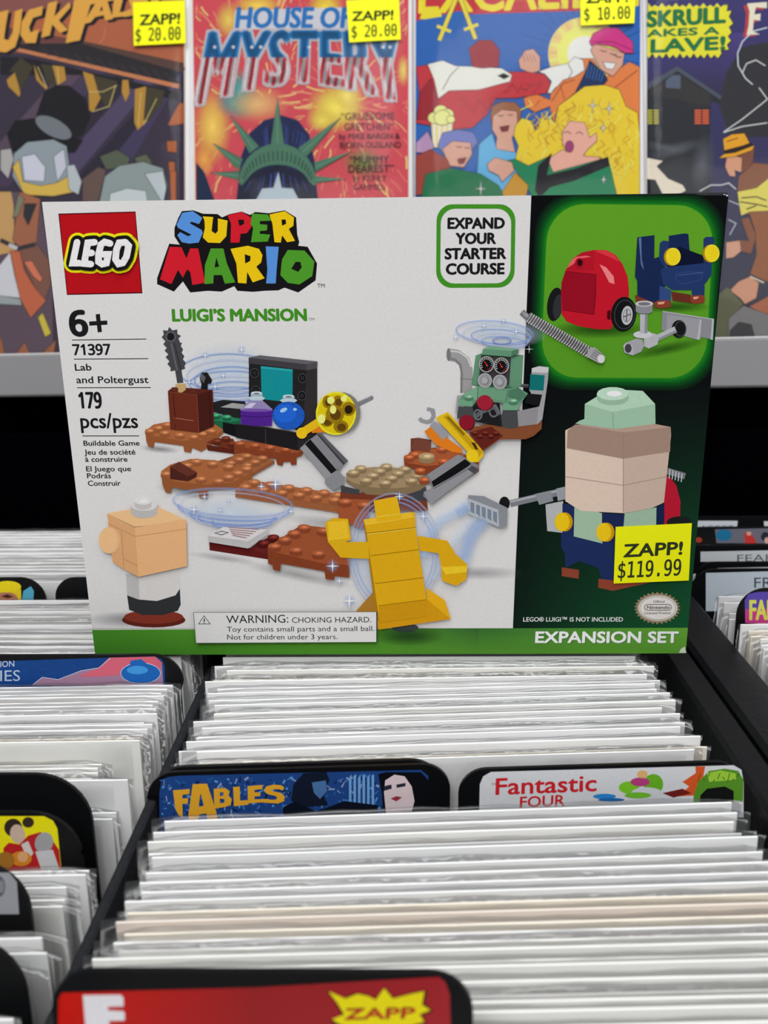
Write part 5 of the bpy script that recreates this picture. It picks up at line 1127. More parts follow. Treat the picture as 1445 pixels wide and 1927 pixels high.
# ---- cover one: purple night scene, brown canopy, claws, orange slanted title; plain rounded shapes instead of its cast
def cov1(a):
    T = Az
    a.quadgrad([(-95, -40), (345, -40), (347, 670), (-90, 670)], [(96, 62, 66), (130, 74, 56), (52, 44, 52), (74, 60, 74)], 3)
    a.poly([(-400, 400), (1385, 400), (1385, 1560), (-400, 1560)], (58, 50, 66), tf=T)
    for i, (x, c) in enumerate(((0, (86, 70, 86)), (160, (70, 58, 80)), (420, (48, 42, 54)), (600, (78, 68, 96)), (820, (44, 40, 54)), (980, (66, 58, 88)))): a.poly([(x+500, 500), (x+640, 520), (x-100, 1400), (x-300, 1400)], c, tf=T)
    a.poly([(-400, -200), (1385, -200), (1385, 480), (600, 300), (-400, 120)], (170, 96, 66), tf=T); a.poly([(-400, -200), (700, -200), (600, 60), (-400, 100)], (132, 82, 76), tf=T); a.line([(790, 195), (780, 280), (740, 325)], 1, (206, 130, 92), tf=T)
    a.poly([(600, 300), (1385, 470), (1385, 540), (1300, 525), (640, 360)], (84, 62, 56), tf=T)
    a.poly([(60, 330), (600, 320), (1310, 525), (1340, 630), (100, 360)], (44, 40, 44), tf=T); a.poly([(100, 350), (1350, 632), (1345, 665), (100, 378)], (190, 122, 84), tf=T); a.poly([(0, 420), (240, 440), (1340, 690), (1350, 760), (600, 560), (0, 560)], (34, 32, 38), tf=T)
    for i in range(12):
        for j in range(3): x = 300+i*84+j*20; y = 350+i*17+j*24; a.line([(x, y), (x+44, y+26)], .6, (74, 70, 74), tf=T); a.line([(x+44, y), (x, y+26)], .6, (74, 70, 74), tf=T)
    for q in ([(45, 600), (110, 540), (150, 700), (140, 728), (60, 650)], [(250, 480), (300, 600), (355, 660), (340, 672), (270, 600)], [(390, 490), (480, 500), (495, 600), (430, 640)], [(620, 535), (700, 560), (770, 710), (700, 840), (670, 830), (665, 690)], [(920, 600), (965, 600), (975, 700), (945, 765), (915, 690)], [(1015, 670), (1090, 650), (1150, 660), (1140, 880), (1035, 980), (1010, 920)]):
        a.poly(q, (176, 132, 56), tf=T)
    for q in ([(60, 540), (150, 430), (245, 500), (150, 690), (105, 540)], [(300, 480), (390, 490), (420, 640), (370, 640)], [(700, 565), (880, 610), (850, 780), (800, 820), (740, 700)], [(1100, 650), (1240, 680), (1220, 780), (1120, 910), (1080, 900)]): a.poly(q, (66, 60, 46), tf=T)
    for q in ([(665, 690), (770, 690), (880, 640)], [(690, 840), (820, 800), (870, 640)], [(1060, 690), (1040, 950)], [(1180, 740), (1080, 940)], [(280, 500), (350, 660)], [(430, 500), (440, 630)]): a.line(q, 1.3, (206, 186, 118), tf=T)
    a.outline = ((34, 30, 36), .9)
    # plain shapes: dark dome, grey disc, pale boulders, golden and brown cloths
    a.poly([(270, 870), (330, 690), (420, 640), (520, 645), (640, 740), (680, 880), (620, 1010), (540, 1050), (380, 1000)], (28, 27, 32), tf=T); a.poly([(48, 1010), (110, 910), (250, 890), (420, 1000), (620, 1055), (560, 1150), (300, 1120), (90, 1140)], (26, 25, 30), tf=T); a.ell(*T([(400, 960)])[0], 38, 17, (112, 118, 124), rot=28)
    a.poly([(100, 1160), (200, 1070), (400, 1050), (500, 1100), (520, 1240), (500, 1400), (330, 1470), (160, 1440), (90, 1330)], (140, 152, 158), tf=T); a.poly([(160, 1180), (260, 1160), (340, 1260), (330, 1370), (180, 1360)], (196, 198, 210), tf=T); a.poly([(400, 1180), (480, 1120), (500, 1260), (430, 1370)], (190, 192, 204), tf=T)
    a.poly([(90, 1260), (140, 1200), (170, 1370), (300, 1400), (420, 1380), (510, 1330), (550, 1450), (400, 1480), (180, 1470)], (206, 172, 80), tf=T)
    a.poly([(0, 1130), (80, 1120), (100, 1200), (60, 1350), (0, 1280)], (170, 166, 166), tf=T); a.poly([(500, 1250), (560, 1240), (615, 1370), (590, 1470), (520, 1430)], (176, 184, 188), tf=T)
    a.poly([(620, 1350), (740, 1260), (800, 1280), (740, 1520), (620, 1520)], (100, 80, 74), tf=T); a.poly([(750, 1180), (880, 1130), (980, 1190), (960, 1260), (800, 1280)], (84, 92, 76), tf=T); a.poly([(1010, 1190), (1100, 1160), (1150, 1230), (1040, 1240)], (92, 98, 78), tf=T)
    a.poly([(740, 1560), (790, 1330), (900, 1250), (1080, 1220), (1230, 1270), (1260, 1400), (1230, 1560)], (138, 150, 150), tf=T); a.poly([(1090, 1310), (1230, 1290), (1255, 1420), (1230, 1540)], (182, 190, 194), tf=T); a.poly([(830, 1460), (960, 1420), (1100, 1440), (1120, 1560), (820, 1560)], (190, 198, 200), tf=T)
    for q in ([(1260, 940), (1350, 775), (1385, 770), (1385, 930), (1290, 945)], [(1255, 1060), (1330, 1060), (1330, 1150), (1260, 1140)], [(1270, 1220), (1320, 1220), (1320, 1290), (1275, 1290)], [(1280, 1290), (1330, 1290), (1330, 1560), (1290, 1560)]): a.poly(q, (170, 92, 52), tf=T)
    T = Ez
    a.poly([(-200, 0), (160, 0), (330, 60), (350, 200), (430, 640), (440, 1400), (-200, 1400)], (92, 76, 88), tf=T); a.poly([(-200, 0), (90, 0), (110, 100), (120, 500), (-200, 560)], (190, 150, 96), tf=T); a.poly([(160, 0), (330, 60), (300, 420), (180, 480), (100, 400)], (156, 98, 72), tf=T)
    a.poly([(200, 100), (300, 100), (230, 280), (190, 200)], (46, 46, 54), tf=T); a.poly([(150, 20), (200, 60), (150, 200), (100, 220)], (120, 122, 100), tf=T); a.poly([(140, 470), (300, 430), (400, 560), (420, 760), (370, 890), (290, 800), (190, 600)], (122, 84, 72), tf=T)
    a.poly([(80, 490), (160, 490), (200, 650), (290, 800), (380, 900), (250, 1045), (160, 880)], (186, 100, 70), tf=T); a.line([(0, 400), (150, 470), (290, 435)], 8, (52, 50, 56), tf=T); a.line([(70, 440), (140, 470)], 7, (190, 188, 190), tf=T)
    a.poly([(-200, 700), (0, 600), (80, 500), (120, 700), (165, 880), (0, 860), (-200, 900)], (200, 200, 206), tf=T); a.poly([(-200, 880), (0, 860), (165, 885), (180, 940), (0, 930), (-200, 960)], (150, 158, 160), tf=T)
    a.poly([(195, 580), (260, 570), (350, 720), (330, 750), (270, 700)], (204, 116, 88), tf=T); a.poly([(310, 1040), (350, 1000), (420, 1170), (370, 1200)], (196, 180, 70), tf=T)
    for q in ([(120, 1350), (200, 1240), (250, 1350)], [(330, 1350), (460, 1220), (440, 1350)], [(-40, 1350), (0, 1180), (40, 1350)]): a.poly(q, (150, 96, 66), tf=T)
    a.outline = None
    # slanted orange title
    T = Az; OT = (216, 160, 70)
    for (dx, dy, c) in ((26, 16, (30, 28, 36)), (0, 0, OT)):
        def G(p, hh=None): a.poly([(x+dx, y+dy) for x, y in p], c, [[(x+dx, y+dy) for x, y in h] for h in hh] if hh else None, tf=T)
        G([(-60, 100), (60, 70), (40, 180), (25, 290), (60, 300), (90, 240), (110, 80), (165, 60), (145, 240), (110, 350), (40, 392), (-60, 380)])
        G([(320, 40), (310, 110), (245, 130), (215, 200), (225, 240), (290, 215), (265, 320), (190, 320), (150, 260), (160, 160), (215, 70)])
        G([(360, 20), (430, 0), (405, 120), (520, 10), (528, 50), (440, 150), (510, 220), (450, 245), (390, 180), (372, 262), (306, 280)])
        G([(560, -20), (1080, -110), (1060, -40), (680, 30), (600, 300), (492, 322)])
        G([(730, 0), (800, -20), (850, 140), (790, 150), (780, 110), (715, 125), (680, 165), (622, 178)], [[(748, 80), (765, 40), (775, 75)]])
        G([(860, -20), (930, -30), (900, 90), (1010, 70), (1005, 110), (840, 130)]); G([(960, -30), (1030, -50), (1120, -60), (1105, 95), (930, 125), (950, 80), (990, 60)]); G([(1130, -50), (1190, -60), (1195, 5), (1140, 25)])
# ---- cover two: red burst, stars-and-stripes title, green pointed crown
def cov2(a):
    T = Bz; rn = random.Random(12)
    a.poly([(361, -40), (769, -40), (767, 680), (371, 680)], (200, 74, 84))
    for i in range(330):
        x, y = rn.uniform(60, 1360), rn.uniform(-60, 1250); an = math.atan2(y-620, x-(500 if x < 700 else 1000))+rn.uniform(-.3, .3); l = rn.uniform(30, 130)
        p = [(x, y), (x+l*.5*math.cos(an)+rn.uniform(-9, 9), y+l*.5*math.sin(an)+rn.uniform(-9, 9)), (x+l*math.cos(an), y+l*math.sin(an))]
        p = [(min(max(q[0], 60), 1362), q[1]) for q in p]; a.line(p, rn.uniform(1, 3.4), rn.choice(((226, 150, 110), (222, 190, 120), (214, 108, 96))), tf=T)
    for (x, y, rx, ry, c, al) in ((160, 780, 30, 62, (222, 184, 90), .95), (110, 980, 18, 30, (224, 160, 80), .8), (320, 620, 36, 30, (84, 150, 150), 1), (330, 560, 14, 36, (84, 150, 150), 1), (930, 660, 48, 40, (222, 204, 90), 1), (990, 590, 26, 30, (222, 200, 96), .9), (840, 740, 26, 20, (220, 200, 90), .8), (260, 120, 22, 30, (216, 186, 90), .8), (440, 640, 50, 30, (226, 180, 120), .6), (1090, 1000, 34, 26, (120, 130, 70), .7), (860, 60, 30, 34, (224, 200, 70), .9), (440, 30, 40, 18, (224, 190, 80), .9), (1340, 430, 10, 26, (222, 200, 110), .7)):
        a.glow(*T([(x, y)])[0], rx*1.25, ry*1.25, c, al); a.glow(*T([(x, y)])[0], rx*.9, ry*.9, c, al)
    a.poly([(60, 1000), (110, 1060), (175, 1240), (175, 2000), (60, 2000)], (28, 44, 72), tf=T)
    a.poly([(300, 60), (1000, 40), (1000, 190), (290, 175)], (196, 196, 202), tf=T)
    a.text('HOUSE OF', *T([(305, 165)])[0], *T([(1010, 165)])[0], 36, (40, 110, 176), .05, up=(4, -37), k='sans')
    BLU, RE, WHS = (36, 118, 178), (196, 60, 70), (208, 196, 200)
    def wv(k):
        def f(u, v):
            x = 90+u*1250+(0); v2 = v; top = 196-6*math.sin(u*3.1); bot = 500+150*abs(u-.5)**1.6*3.2*.9
            xx = 60+u*1300 if v2 < .5 else 60+u*1300+(130*(1-u)-60*u)*(v2-.5)*1.2
            xx = 60+u*1300+(100*(1-u)*1.0-70*u)*v2*.9
            return T([(xx, bot+(top-bot)*v2)])[0]
        return f
    v, t = text_tris('MYSTERY', 'sans'); f = wv(0); cap = caph('sans')
    P0 = [f(q[0], q[1]/cap) for q in v]
    for dx, dy in ((-8, -5), (8, -5), (-8, 5), (8, 5), (0, 6), (0, -6), (8, 0), (-8, 0)): a.add([(min(max(p[0]+dx, 363), 767), p[1]+dy) for p in P0], t, [(*alb((182, 178, 180)), 1)]*len(P0))
    v, t = text_tris('MYSTERY', 'sans'); P0 = [f(q[0], q[1]/cap) for q in v]
    def cf(x, y):
        X, Y = (x-350)*3.284, y*3.284
        if Y < 352-0: return BLU
        return RE if int((X+(Y-350)*.16)//24) % 2 else WHS
    P0 = [p_+np.array(o_) for o_ in ((-4.6, 0), (4.6, 0), (0, -2.5), (0, 2.5)) for p_ in [np.array(q) for q in P0]]; t = np.concatenate([np.array(t)+k*(len(P0)//4) for k in range(4)])
    a.fine(P0, t, cf, 4)
    for x in (175, 290, 405, 460, 760, 1260, 1215): a.poly([(x+math.cos(-1.57+k*.628)*(15 if k % 2 == 0 else 6), 288+math.sin(-1.57+k*.628)*(15 if k % 2 == 0 else 6)) for k in range(10)], (214, 214, 220), tf=T)
    GC, GD = (74, 116, 94), (44, 74, 62)
    a.poly([(340, 960), (390, 820), (480, 740), (590, 710), (690, 740), (760, 830), (790, 980), (820, 1300), (300, 1300)], (30, 38, 76), tf=T)
    for i in range(46): x = rn.uniform(400, 740); a.line([(x, 880+rn.uniform(-20, 40)), (x+(x-560)*.1, 745+abs(x-570)*.5+rn.uniform(0, 20))], 1.1, rn.choice(((60, 76, 140), (16, 20, 40), (44, 56, 108))), tf=T)
    for q in ([(562, 600), (606, 890), (522, 890)], [(272, 712), (450, 900), (390, 945)], [(955, 722), (745, 965), (690, 915)], [(165, 885), (350, 980), (320, 1050)], [(1020, 935), (800, 1060), (790, 1000)], [(148, 1065), (330, 1055), (320, 1110)], [(985, 1103), (790, 1130), (790, 1085)]):
        a.poly(q, GC, tf=T); c = ((q[1][0]+q[2][0])/2, (q[1][1]+q[2][1])/2); a.line([q[0], c], 1.2, (110, 150, 126), tf=T); a.line([q[0], q[1]], 1, (40, 60, 56), tf=T)
    a.poly([(320, 1120)]+[(565+240*math.cos(t), 1130-245*math.sin(t)) for t in [math.pi*(1-i/14) for i in range(15)]]+[(800, 1140), (780, 1150)]+[(565+205*math.cos(t), 1165-150*math.sin(t)) for t in [math.pi*i/14 for i in range(15)]], GC, tf=T)
    for i in range(21):
        t = math.pi*(.08+.84*i/20); a.line([(565+222*math.cos(t), 1135-205*math.sin(t)), (565+208*math.cos(t), 1150-158*math.sin(t))], 2.6, GD, tf=T)
    a.poly([(290, 1300), (330, 1160), (420, 1060), (560, 1020), (700, 1060), (790, 1150), (830, 1300)], (26, 30, 52), tf=T)
    for i in range(26): x = rn.uniform(400, 740); a.line([(x, 1060+abs(x-565)*.35), (x+(x-565)*.2, 1180)], 1.2, rn.choice(((60, 76, 150), (14, 16, 30))), tf=T)
    a.poly([(430, 1240), (470, 1165), (540, 1160), (570, 1060), (590, 1160), (660, 1165), (700, 1240)], (176, 190, 200), tf=T)
    TX = (70, 36, 44)
    for s, x0, y0, x1, y1, h in (('\u201cGRUESOME', 955, 738, 1288, 735, 13), ('GRETCHEN\u201d', 975, 802, 1282, 800, 13), ('by MIKE BARON &', 945, 858, 1320, 855, 10.5), ('BJORN OUSLAND', 950, 912, 1328, 910, 11), ('\u201cMUMMY', 1010, 1008, 1252, 1006, 14), ('DEAREST\u201d', 1003, 1064, 1282, 1062, 14), ('by KERRY', 1028, 1118, 1238, 1116, 11.5), ('GAMMILL', 1032, 1172, 1228, 1170, 11)):
        (p, q), (r, s2) = T([(x0, y0), (x1, y1)]); a.text(s, p, q, r, s2, h, TX, .012, up=(0, -h))
# ---- cover three: blue sky, sun, red and white sleeve, orange coat, yellow hair; plain shapes
def cov3(a):
    T = Cz; SK = (206, 156, 136)
    a.poly([(782, -40), (1205, -40), (1203, 680), (780, 680)], (44, 96, 170))
    a.poly([(40, -40), (1390, -40), (1390, 30), (1040, 60), (380, 80), (300, 60), (40, 120)], (186, 50, 60), tf=T)
    a.text('EXCALIBUR', *T([(60, 72)])[0], *T([(1500, 22)])[0], 66, (232, 206, 50), .03, up=(2, -70)); a.poly([(62, 108), (90, 40), (190, 60), (195, 95), (90, 112)], (232, 206, 50), tf=T)
    for p, q in (((300, -60), (180, 240)), ((290, -60), (400, 230))):
        a.line([p, q], 9, (104, 90, 20), tf=T); a.line([p, q], 7, (226, 204, 70), tf=T); d = np.array(q)-np.array(p); d = d/np.hypot(*d); c = np.array(q)-d*76; n_ = np.array((-d[1], d[0])); a.line([tuple(c-n_*46), tuple(c+n_*46)], 6, (226, 204, 70), tf=T)
    cx_, cy_ = T([(1060, 320)])[0]
    for i in range(26): t = math.radians(150+i*9.5); a.line([(cx_+66*math.cos(t), cy_+66*math.sin(t)), (cx_+(84+(i % 3)*22)*math.cos(t), cy_+(84+(i % 3)*22)*math.sin(t))], 1, (26, 56, 120))
    a.ell(cx_, cy_, 69, 69, (224, 196, 120), n=36)
    for i in range(0, 26): t = math.radians(i*14); a.line([(cx_+50*math.cos(t), cy_+50*math.sin(t)), (cx_+67*math.cos(t), cy_+67*math.sin(t))], 6, (216, 176, 116) if i % 2 else (236, 222, 120))
    a.ell(cx_, cy_, 52, 52, (236, 224, 110), n=30); a.ell(cx_, cy_, 33, 33, (238, 232, 214), n=24)
    R_, RD_ = (186, 54, 62), (150, 40, 50)
    a.outline = ((46, 30, 34), .9)
    # orange coat and plum cap
    OC = (214, 122, 66)
    a.poly([(690, 590), (760, 560), (850, 600), (860, 480), (1000, 350), (1110, 350), (1180, 470), (1330, 370), (1392, 400), (1392, 760), (1300, 680), (1000, 560), (900, 640), (870, 740), (850, 640), (760, 675), (700, 640)], OC, tf=T); a.line([(1380, 420), (1250, 520), (1200, 560)], 2, (150, 74, 44), tf=T); a.line([(860, 610), (930, 500), (1000, 480)], 2, (150, 74, 44), tf=T)
    a.poly([(1000, 560), (1060, 440), (1090, 360), (1180, 440), (1200, 480), (1150, 540)], (24, 44, 86), tf=T)
    for i in range(6): a.line([(1086+i*18, 380+i*10), (1070+i*18, 470+i*4)], 1.4, (60, 110, 170), tf=T)
    a.poly([(1096, 300), (1120, 260), (1300, 320), (1290, 390), (1230, 460), (1160, 420), (1130, 370)], SK, tf=T); a.poly([(1170, 372), (1250, 380), (1230, 418), (1190, 410)], (236, 230, 224), tf=T)
    a.poly([(1088, 250), (1110, 200), (1180, 165), (1260, 165), (1350, 250), (1356, 318), (1300, 318), (1240, 280), (1140, 262), (1100, 275)], (196, 50, 126), tf=T); a.line([(1110, 250), (1230, 250), (1350, 300)], 1.4, (120, 24, 76), tf=T)
    a.poly([(660, 360), (700, 300), (750, 290), (790, 340), (790, 420), (740, 440), (670, 410)], SK, tf=T)
    for i in range(4): a.line([(680+i*22, 315+i*4), (700+i*22, 370)], 1, (130, 80, 70), tf=T)
    # red body with white yoke and glove (no head)
    a.poly([(40, 400), (130, 385), (300, 430), (560, 430), (700, 430), (820, 445), (855, 500), (830, 560), (640, 590), (520, 590), (470, 690), (380, 770), (260, 780), (40, 740), (60, 560)], R_, tf=T); a.poly([(60, 560), (130, 470), (180, 600), (120, 720), (45, 720)], RD_, tf=T)
    a.poly([(110, 385), (200, 362), (280, 395), (420, 400), (560, 410), (620, 450), (610, 490), (420, 540), (240, 545), (175, 595), (150, 480)], (226, 220, 210), tf=T); a.poly([(535, 455), (570, 440), (605, 458), (572, 475)], (30, 30, 34), tf=T)
    a.poly([(780, 430), (860, 400), (960, 380), (1000, 340), (1050, 360), (1060, 420), (1000, 460), (930, 480), (860, 560), (835, 560), (860, 490), (820, 445)], (226, 222, 216), tf=T)
    for q in ([(960, 385), (985, 430), (960, 475)], [(300, 400), (250, 450), (200, 540)], [(560, 590), (480, 640), (440, 700)], [(700, 540), (800, 490)]): a.line(q, 1.4, (110, 60, 66), tf=T)
    a.poly([(360, 290), (420, 240), (500, 240), (545, 300), (540, 400), (440, 410), (380, 400)], RD_, tf=T)
    for (x, y) in ((1180, 310), (1240, 330), (1270, 345)): a.line([(x-26, y-10), (x, y), (x+14, y-4)], 1.6, (60, 30, 30), tf=T)
    for i in range(14): a.line([(300+i*30, 600+(i % 4)*30), (340+i*26, 590+(i % 3)*36)], 1, (110, 30, 40), tf=T)
    for i in range(8): a.line([(560+i*30, 560-(i % 3)*26), (600+i*28, 545-(i % 2)*40)], 1, (110, 30, 40), tf=T)
    for i in range(10): a.line([(760+i*50, 640-(i % 4)*44), (790+i*50, 600-(i % 3)*40)], 1.2, (140, 66, 40), tf=T)
    # cup with foam, laughing crowd as plain shapes
    a.poly([(130, 740), (265, 740), (250, 890), (140, 890)], (222, 204, 140), tf=T)
    for i in range(4): a.line([(150+i*32, 740), (152+i*29, 888)], 3, (240, 240, 236), tf=T)
    for (x, y, r) in ((150, 710, 12), (190, 670, 13), (230, 690, 12), (200, 710, 16), (250, 720, 8)): a.ell(*T([(x, y)])[0], r, r*.9, (230, 226, 140))
    a.poly([(490, 700), (500, 640), (560, 612), (640, 615), (680, 660), (660, 760), (500, 770)], (150, 96, 66), tf=T); a.poly([(505, 700), (560, 660), (650, 670), (655, 780), (620, 830), (640, 920), (520, 900), (530, 830), (500, 780)], SK, tf=T); a.poly([(545, 765), (605, 755), (595, 790), (560, 795)], (120, 50, 50), tf=T)
    a.poly([(420, 870), (500, 800), (530, 900), (650, 920), (720, 1000), (700, 1200), (400, 1200)], (96, 168, 210), tf=T)
    a.poly([(170, 880), (200, 800), (290, 780), (390, 800), (415, 860), (380, 900), (230, 960)], (110, 118, 180), tf=T); a.poly([(200, 900), (260, 850), (370, 860), (380, 930), (330, 1010), (240, 1000)], SK, tf=T); a.poly([(290, 960), (345, 950), (330, 985), (300, 990)], (130, 50, 50), tf=T)
    a.poly([(40, 860), (110, 790), (150, 880), (130, 920), (40, 920)], (176, 140, 176), tf=T); a.poly([(40, 940), (130, 900), (230, 960), (260, 1040), (160, 1160), (40, 1180)], (150, 66, 56), tf=T)
    for (x, y) in ((550, 700), (610, 695), (300, 890), (350, 895)): a.line([(x-16, y-6), (x+2, y), (x+18, y-6)], 1.5, (60, 30, 30), tf=T)
    # yellow hair, plain oval, green cloth
    YH, YD = (226, 192, 50), (190, 140, 36)
    a.poly([(640, 760), (680, 710), (740, 730), (760, 790), (800, 720), (860, 720), (880, 740), (900, 640), (980, 580), (1060, 520), (1180, 510), (1270, 540), (1310, 640), (1380, 680), (1392, 800), (1392, 1240), (1250, 1200), (1190, 960), (960, 940), (720, 1010), (640, 960), (660, 880), (632, 820)], YH, tf=T)
    rn = random.Random(4)
    for i in range(150):
        x = rn.uniform(700, 1370); y = rn.uniform(600, 1050)
        if 920 < x < 1110 and 740 < y < 950: continue
        a.line([(x, y), (x+rn.uniform(-40, 30), y+28), (x+rn.uniform(-50, 30), y+60)], rn.uniform(.8, 2.4), rn.choice((YD, (206, 164, 40), (236, 214, 100))), tf=T)
    a.poly([(925, 790), (970, 730), (1060, 740), (1090, 830), (1130, 800), (1135, 850), (1080, 900), (1050, 940), (1160, 950), (1080, 1040), (840, 1050), (840, 960), (930, 900), (950, 920), (925, 860)], (220, 164, 146), tf=T); a.ell(*T([(968, 885)])[0], 8, 11, (150, 60, 110)); a.line([(930, 800), (960, 795), (978, 810)], 1.4, (70, 50, 40), tf=T); a.line([(1005, 806), (1030, 796), (1050, 812)], 1.4, (70, 50, 40), tf=T)
    a.poly([(590, 970), (640, 960), (720, 1000), (830, 950), (870, 1040), (1200, 950), (1260, 1200), (1300, 1300), (600, 1300), (740, 1180), (640, 1020)], (28, 124, 84), tf=T); a.poly([(780, 1000), (860, 925), (830, 1060), (1000, 1020), (1200, 948), (1210, 1000), (1000, 1090), (850, 1130), (790, 1190), (760, 1150)], (26, 26, 32), tf=T)
    a.poly([(470, 990), (520, 950), (620, 980), (635, 1030), (560, 1100), (540, 1060), (480, 1030)], SK, tf=T); a.poly([(100, 1050), (250, 1015), (430, 1050), (540, 1120), (620, 1260), (60, 1260)], (30, 112, 72), tf=T)
    a.poly([(560, 1160), (640, 1040), (720, 1120), (700, 1220), (580, 1220)], YD, tf=T)
    for (x, y, r) in ((432, 1140, 18), (1108, 635, 13), (1208, 655, 14), (1172, 772, 10), (1175, 1085, 10)): spx, spy = T([(x, y)])[0]; a.poly([(spx-r*.7, spy), (spx-1.4, spy-1.4), (spx, spy-r), (spx+1.4, spy-1.4), (spx+r*.7, spy), (spx+1.4, spy+1.4), (spx, spy+r), (spx-1.4, spy+1.4)], (240, 240, 236))
# ---- cover four: night house, yellow burst with green words, brown coat
def cov4(a):
    T = Dz
    a.quadgrad([(1218, -40), (1560, -40), (1560, 660), (1218, 660)], [(56, 52, 104), (60, 52, 110), (50, 50, 54), (46, 50, 56)], 3)
    a.quadgrad([(1218, 60), (1400, 60), (1400, 190), (1218, 150)], [(58, 54, 118), (72, 60, 124), (46, 44, 62), (56, 52, 92)], 2)
    a.poly([(100, 800), (380, 640), (820, 940), (840, 1000), (700, 960), (690, 1300), (700, 1850), (90, 1850), (90, 860)], (42, 44, 50), tf=T); a.poly([(100, 780), (380, 625), (830, 930), (815, 960), (380, 670), (100, 850)], (74, 80, 92), tf=T)
    a.poly([(120, 830), (380, 690), (700, 900), (690, 1000), (120, 900)], (52, 50, 52), tf=T); a.poly([(270, 760), (330, 710), (410, 710), (410, 840), (270, 830)], (84, 94, 112), tf=T)
    for i in range(8): a.line([(470, 850+i*22), (690, 850+i*22)], .8, (66, 66, 60), tf=T)
    a.poly([(850, 680), (1000, 440), (1300, 380), (1300, 1300), (880, 1300), (780, 1000)], (48, 48, 52), tf=T)
    for (x0, x1, c) in ((95, 200, (176, 170, 60)), (545, 680, (214, 96, 60))):
        for i in range(6): a.poly([(x0, 1040+i*24), ((x0+x1)/2-6, 1040+i*24), ((x0+x1)/2-6, 1056+i*24), (x0, 1056+i*24)], c, tf=T); a.poly([((x0+x1)/2+6, 1040+i*24), (x1, 1040+i*24), (x1, 1056+i*24), ((x0+x1)/2+6, 1056+i*24)], c, tf=T)
    for (x, y, rx, ry, ro) in ((360, 1420, 60, 14, -15), (620, 1560, 24, 60, 8), (250, 1400, 50, 10, 10)): a.glow(*T([(x, y)])[0], rx, ry, (96, 100, 108), .6, rot=ro)
    a.poly([(90, 1500), (240, 1530), (180, 1580), (290, 1700), (430, 1760), (460, 1810), (380, 1860), (240, 1850), (170, 1710), (90, 1700)], (222, 210, 190), tf=T); a.poly([(100, 1720), (170, 1710), (240, 1860), (100, 1860)], (30, 32, 38), tf=T)
    rn = random.Random(2)
    zz = []
    for i in range(12): x = 100+i*66; zz += [(x, 20+18*(i % 2)), (x+33, 60)]
    zz += [(860, 35), (850, 100), (895, 95), (870, 150), (910, 215), (870, 250), (895, 300), (860, 340), (890, 380), (850, 420), (870, 465), (790, 470)]
    for i in range(11): x = 800-i*66; zz += [(x, 500+(i % 2)*14), (x-33, 548)]
    zz += [(90, 520)]
    a.poly([(x+8, y+8) for x, y in zz], (28, 28, 40), tf=T); a.poly(zz, (236, 214, 50), tf=T)
    GG = (26, 110, 66)
    for s, x0, y0, x1, y1, h in (('SKRULL', 92, 248, 832, 205, 28), ('AKES A', 92, 345, 776, 315, 13), ('LAVE!', 130, 492, 830, 460, 23)):
        (p, q), (r, s2) = T([(x0, y0), (x1, y1)]); a.text(s, p, q, r, s2, h, (20, 50, 36), .07, up=(.5, -h)); a.text(s, p, q, r, s2, h, GG, .05, up=(.5, -h))
    FF = [(1045, 25), (1235, 10), (1235, 70), (1130, 60), (1115, 130), (1175, 120), (1170, 190), (1110, 180), (1100, 290), (1170, 320), (1040, 325), (1060, 240), (1070, 100)]
    a.poly([(x-34, y+18) for x, y in FF], (176, 60, 66), tf=T); a.poly(FF, (232, 214, 190), tf=T)
    a.line([(1240, 255), (1100, 290), (1000, 390), (955, 500), (960, 620), (1030, 740), (1100, 800)], 2, (206, 214, 222), tf=T)
    for q in ([(1000, 690), (1040, 600), (1130, 565), (1220, 620)], [(820, 1255), (1000, 1130), (1240, 940)], [(820, 1258), (1000, 1200), (1240, 1165)], [(1160, 830), (1240, 940)], [(590, 1820), (700, 1760), (800, 1760), (870, 1740), (940, 1800)]): a.line(q, 2, (206, 208, 206), tf=T)
    a.outline = ((34, 28, 26), .8)
    # man in a yellow brimmed hat and brown coat, seen from the side
    a.poly([(860, 1480), (920, 1470), (1120, 1400), (1100, 1560), (1000, 1640), (930, 1600), (870, 1600), (830, 1590)], (120, 76, 60), tf=T); a.poly([(850, 1500), (930, 1480), (1000, 1500), (990, 1640), (930, 1620), (935, 1680), (880, 1675), (860, 1640), (835, 1585)], (206, 150, 120), tf=T)
    a.poly([(775, 1505), (830, 1460), (815, 1320), (900, 1275), (1020, 1265), (1060, 1340), (1080, 1380), (1118, 1385), (1090, 1430), (920, 1490)], (226, 156, 40), tf=T); a.poly([(830, 1430), (1000, 1385), (1085, 1355), (1100, 1385), (930, 1450), (835, 1462)], (40, 30, 26), tf=T); a.line([(850, 1345), (960, 1310)], 2, (130, 80, 20), tf=T)
    T = Fz4
    a.poly([(420, 130), (540, 20), (900, 60), (900, 400), (640, 410), (500, 430), (440, 420), (410, 250)], (132, 84, 60), tf=T); a.poly([(410, 250), (560, 220), (660, 140), (900, 60), (900, 400), (500, 415), (440, 440), (425, 360)], (212, 200, 90), tf=T)
    for q in ([(440, 300), (560, 290), (640, 320)], [(430, 330), (560, 350), (650, 370)], [(480, 390), (560, 360)]): a.line(q, 2.4, (70, 56, 40), tf=T)
    a.poly([(500, 410), (900, 390), (900, 900), (640, 960), (510, 900), (560, 750), (550, 560)], (140, 86, 54), tf=T); a.poly([(440, 470), (500, 450), (560, 600), (520, 740), (430, 720), (430, 630), (500, 640)], (128, 78, 54), tf=T)
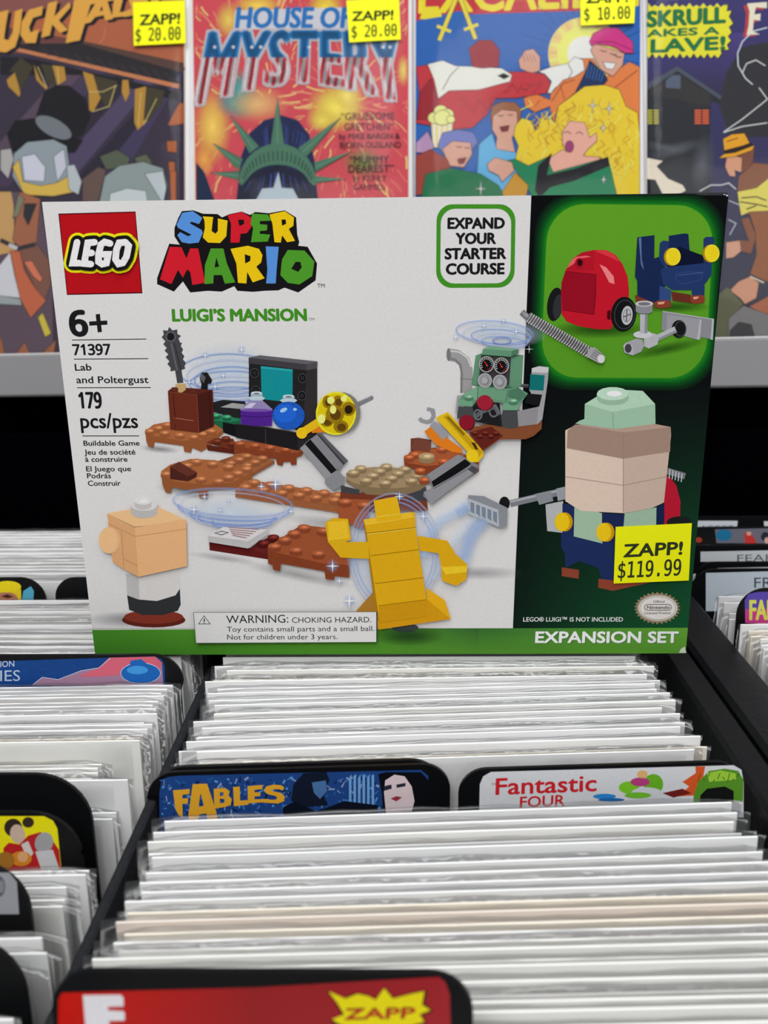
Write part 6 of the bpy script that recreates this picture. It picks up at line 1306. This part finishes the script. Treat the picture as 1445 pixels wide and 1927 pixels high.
    a.poly([(320, 650), (430, 635), (440, 720), (380, 770), (320, 780)], (200, 150, 124), tf=T); a.poly([(350, 1030), (420, 960), (510, 920), (580, 970), (560, 1090), (470, 1140), (430, 1090)], (196, 140, 112), tf=T)
    a.poly([(240, 1080), (330, 1000), (460, 1140), (380, 1230), (350, 1330), (340, 1450), (200, 1450)], (92, 92, 70), tf=T); a.poly([(500, 1160), (700, 1050), (900, 1000), (900, 1200), (640, 1220)], (160, 96, 70), tf=T)
    a.poly([(340, 1250), (460, 1150), (650, 1220), (900, 1200), (900, 1450), (340, 1450)], (118, 116, 116), tf=T); a.poly([(350, 1350), (420, 1280), (520, 1300), (560, 1450), (350, 1450)], (60, 60, 62), tf=T)
    a.line([(510, 920), (620, 970)], 3, (200, 190, 170), tf=T)
    for q in ([(340, 320), (440, 360)], [(340, 470), (400, 500), (350, 590)]): a.line(q, 2, (170, 176, 180), tf=T)
shown('a', 'bagged comic with a purple night cover and slanted orange title, leftmost on shelf', -96, 346, -30, 668, (-.6, .35), cov1,
      stk(Az, [(1012, 28), (1402, 12), (1410, 335), (1018, 354)], ((1064, 200), (1362, 186), 19, 'ZAPP!'), ((1034, 322), (1370, 308), 24, '$ 20.00')))
shown('bb', 'bagged comic with a red cover and green crown, second from left on the shelf', 363, 767, -30, 668, (-.45, .45), cov2,
      stk(Bz, [(994, 12), (1318, -8), (1330, 252), (1012, 270)], ((1030, 138), (1280, 128), 17, 'ZAPP!'), ((1028, 240), (1304, 228), 22, '$ 20.00')))
shown('ccc', 'bagged comic with a blue sky cover and plum cap, third from left on the shelf', 782, 1204, -30, 662, (-.35, .35), cov3,
      stk(Cz, [(1032, -34), (1366, -44), (1358, 148), (1036, 162)], ((1070, 28), (1318, 20), 17, 'ZAPP!'), ((1058, 132), (1332, 120), 23, '$ 10.00')))
shown('dddd', 'bagged comic with a dark haunted house cover and yellow burst, rightmost on the shelf', 1219, 1556, -30, 655, (-.3, .35), cov4)

# ---------------------------------------------------------------- room
WALL = mat('shop_wall', (70, 72, 78), .8, .2, noise=.1, nscale=4); FLOORM = mat('shop_floor', (112, 108, 104), .6, .3, noise=.2, nscale=8, bump=.2, bscale=30)
o = link('floor', boxmesh('floor', -300, 300, -250, 128, -92, -90, .1), FLOORM); o['kind'] = 'structure'
o = link('wall_back', boxmesh('wall_back', -300, 300, 120, 128, -90, 260, .1), WALL); o['kind'] = 'structure'
cab = tag(empty('display_cabinet', (0, 0, -90)), 'matt black cabinet carrying the comic bins and the display shelf', 'cabinet')
def cpart(nm, x0, x1, y0, y1, z0, z1): return link(nm, boxmesh(nm, x0, x1, y0, y1, z0+90, z1+90, .2), VOID, cab)
cpart('cabinet_body', -38, 48, -26, 27.0, -90, -28.15)
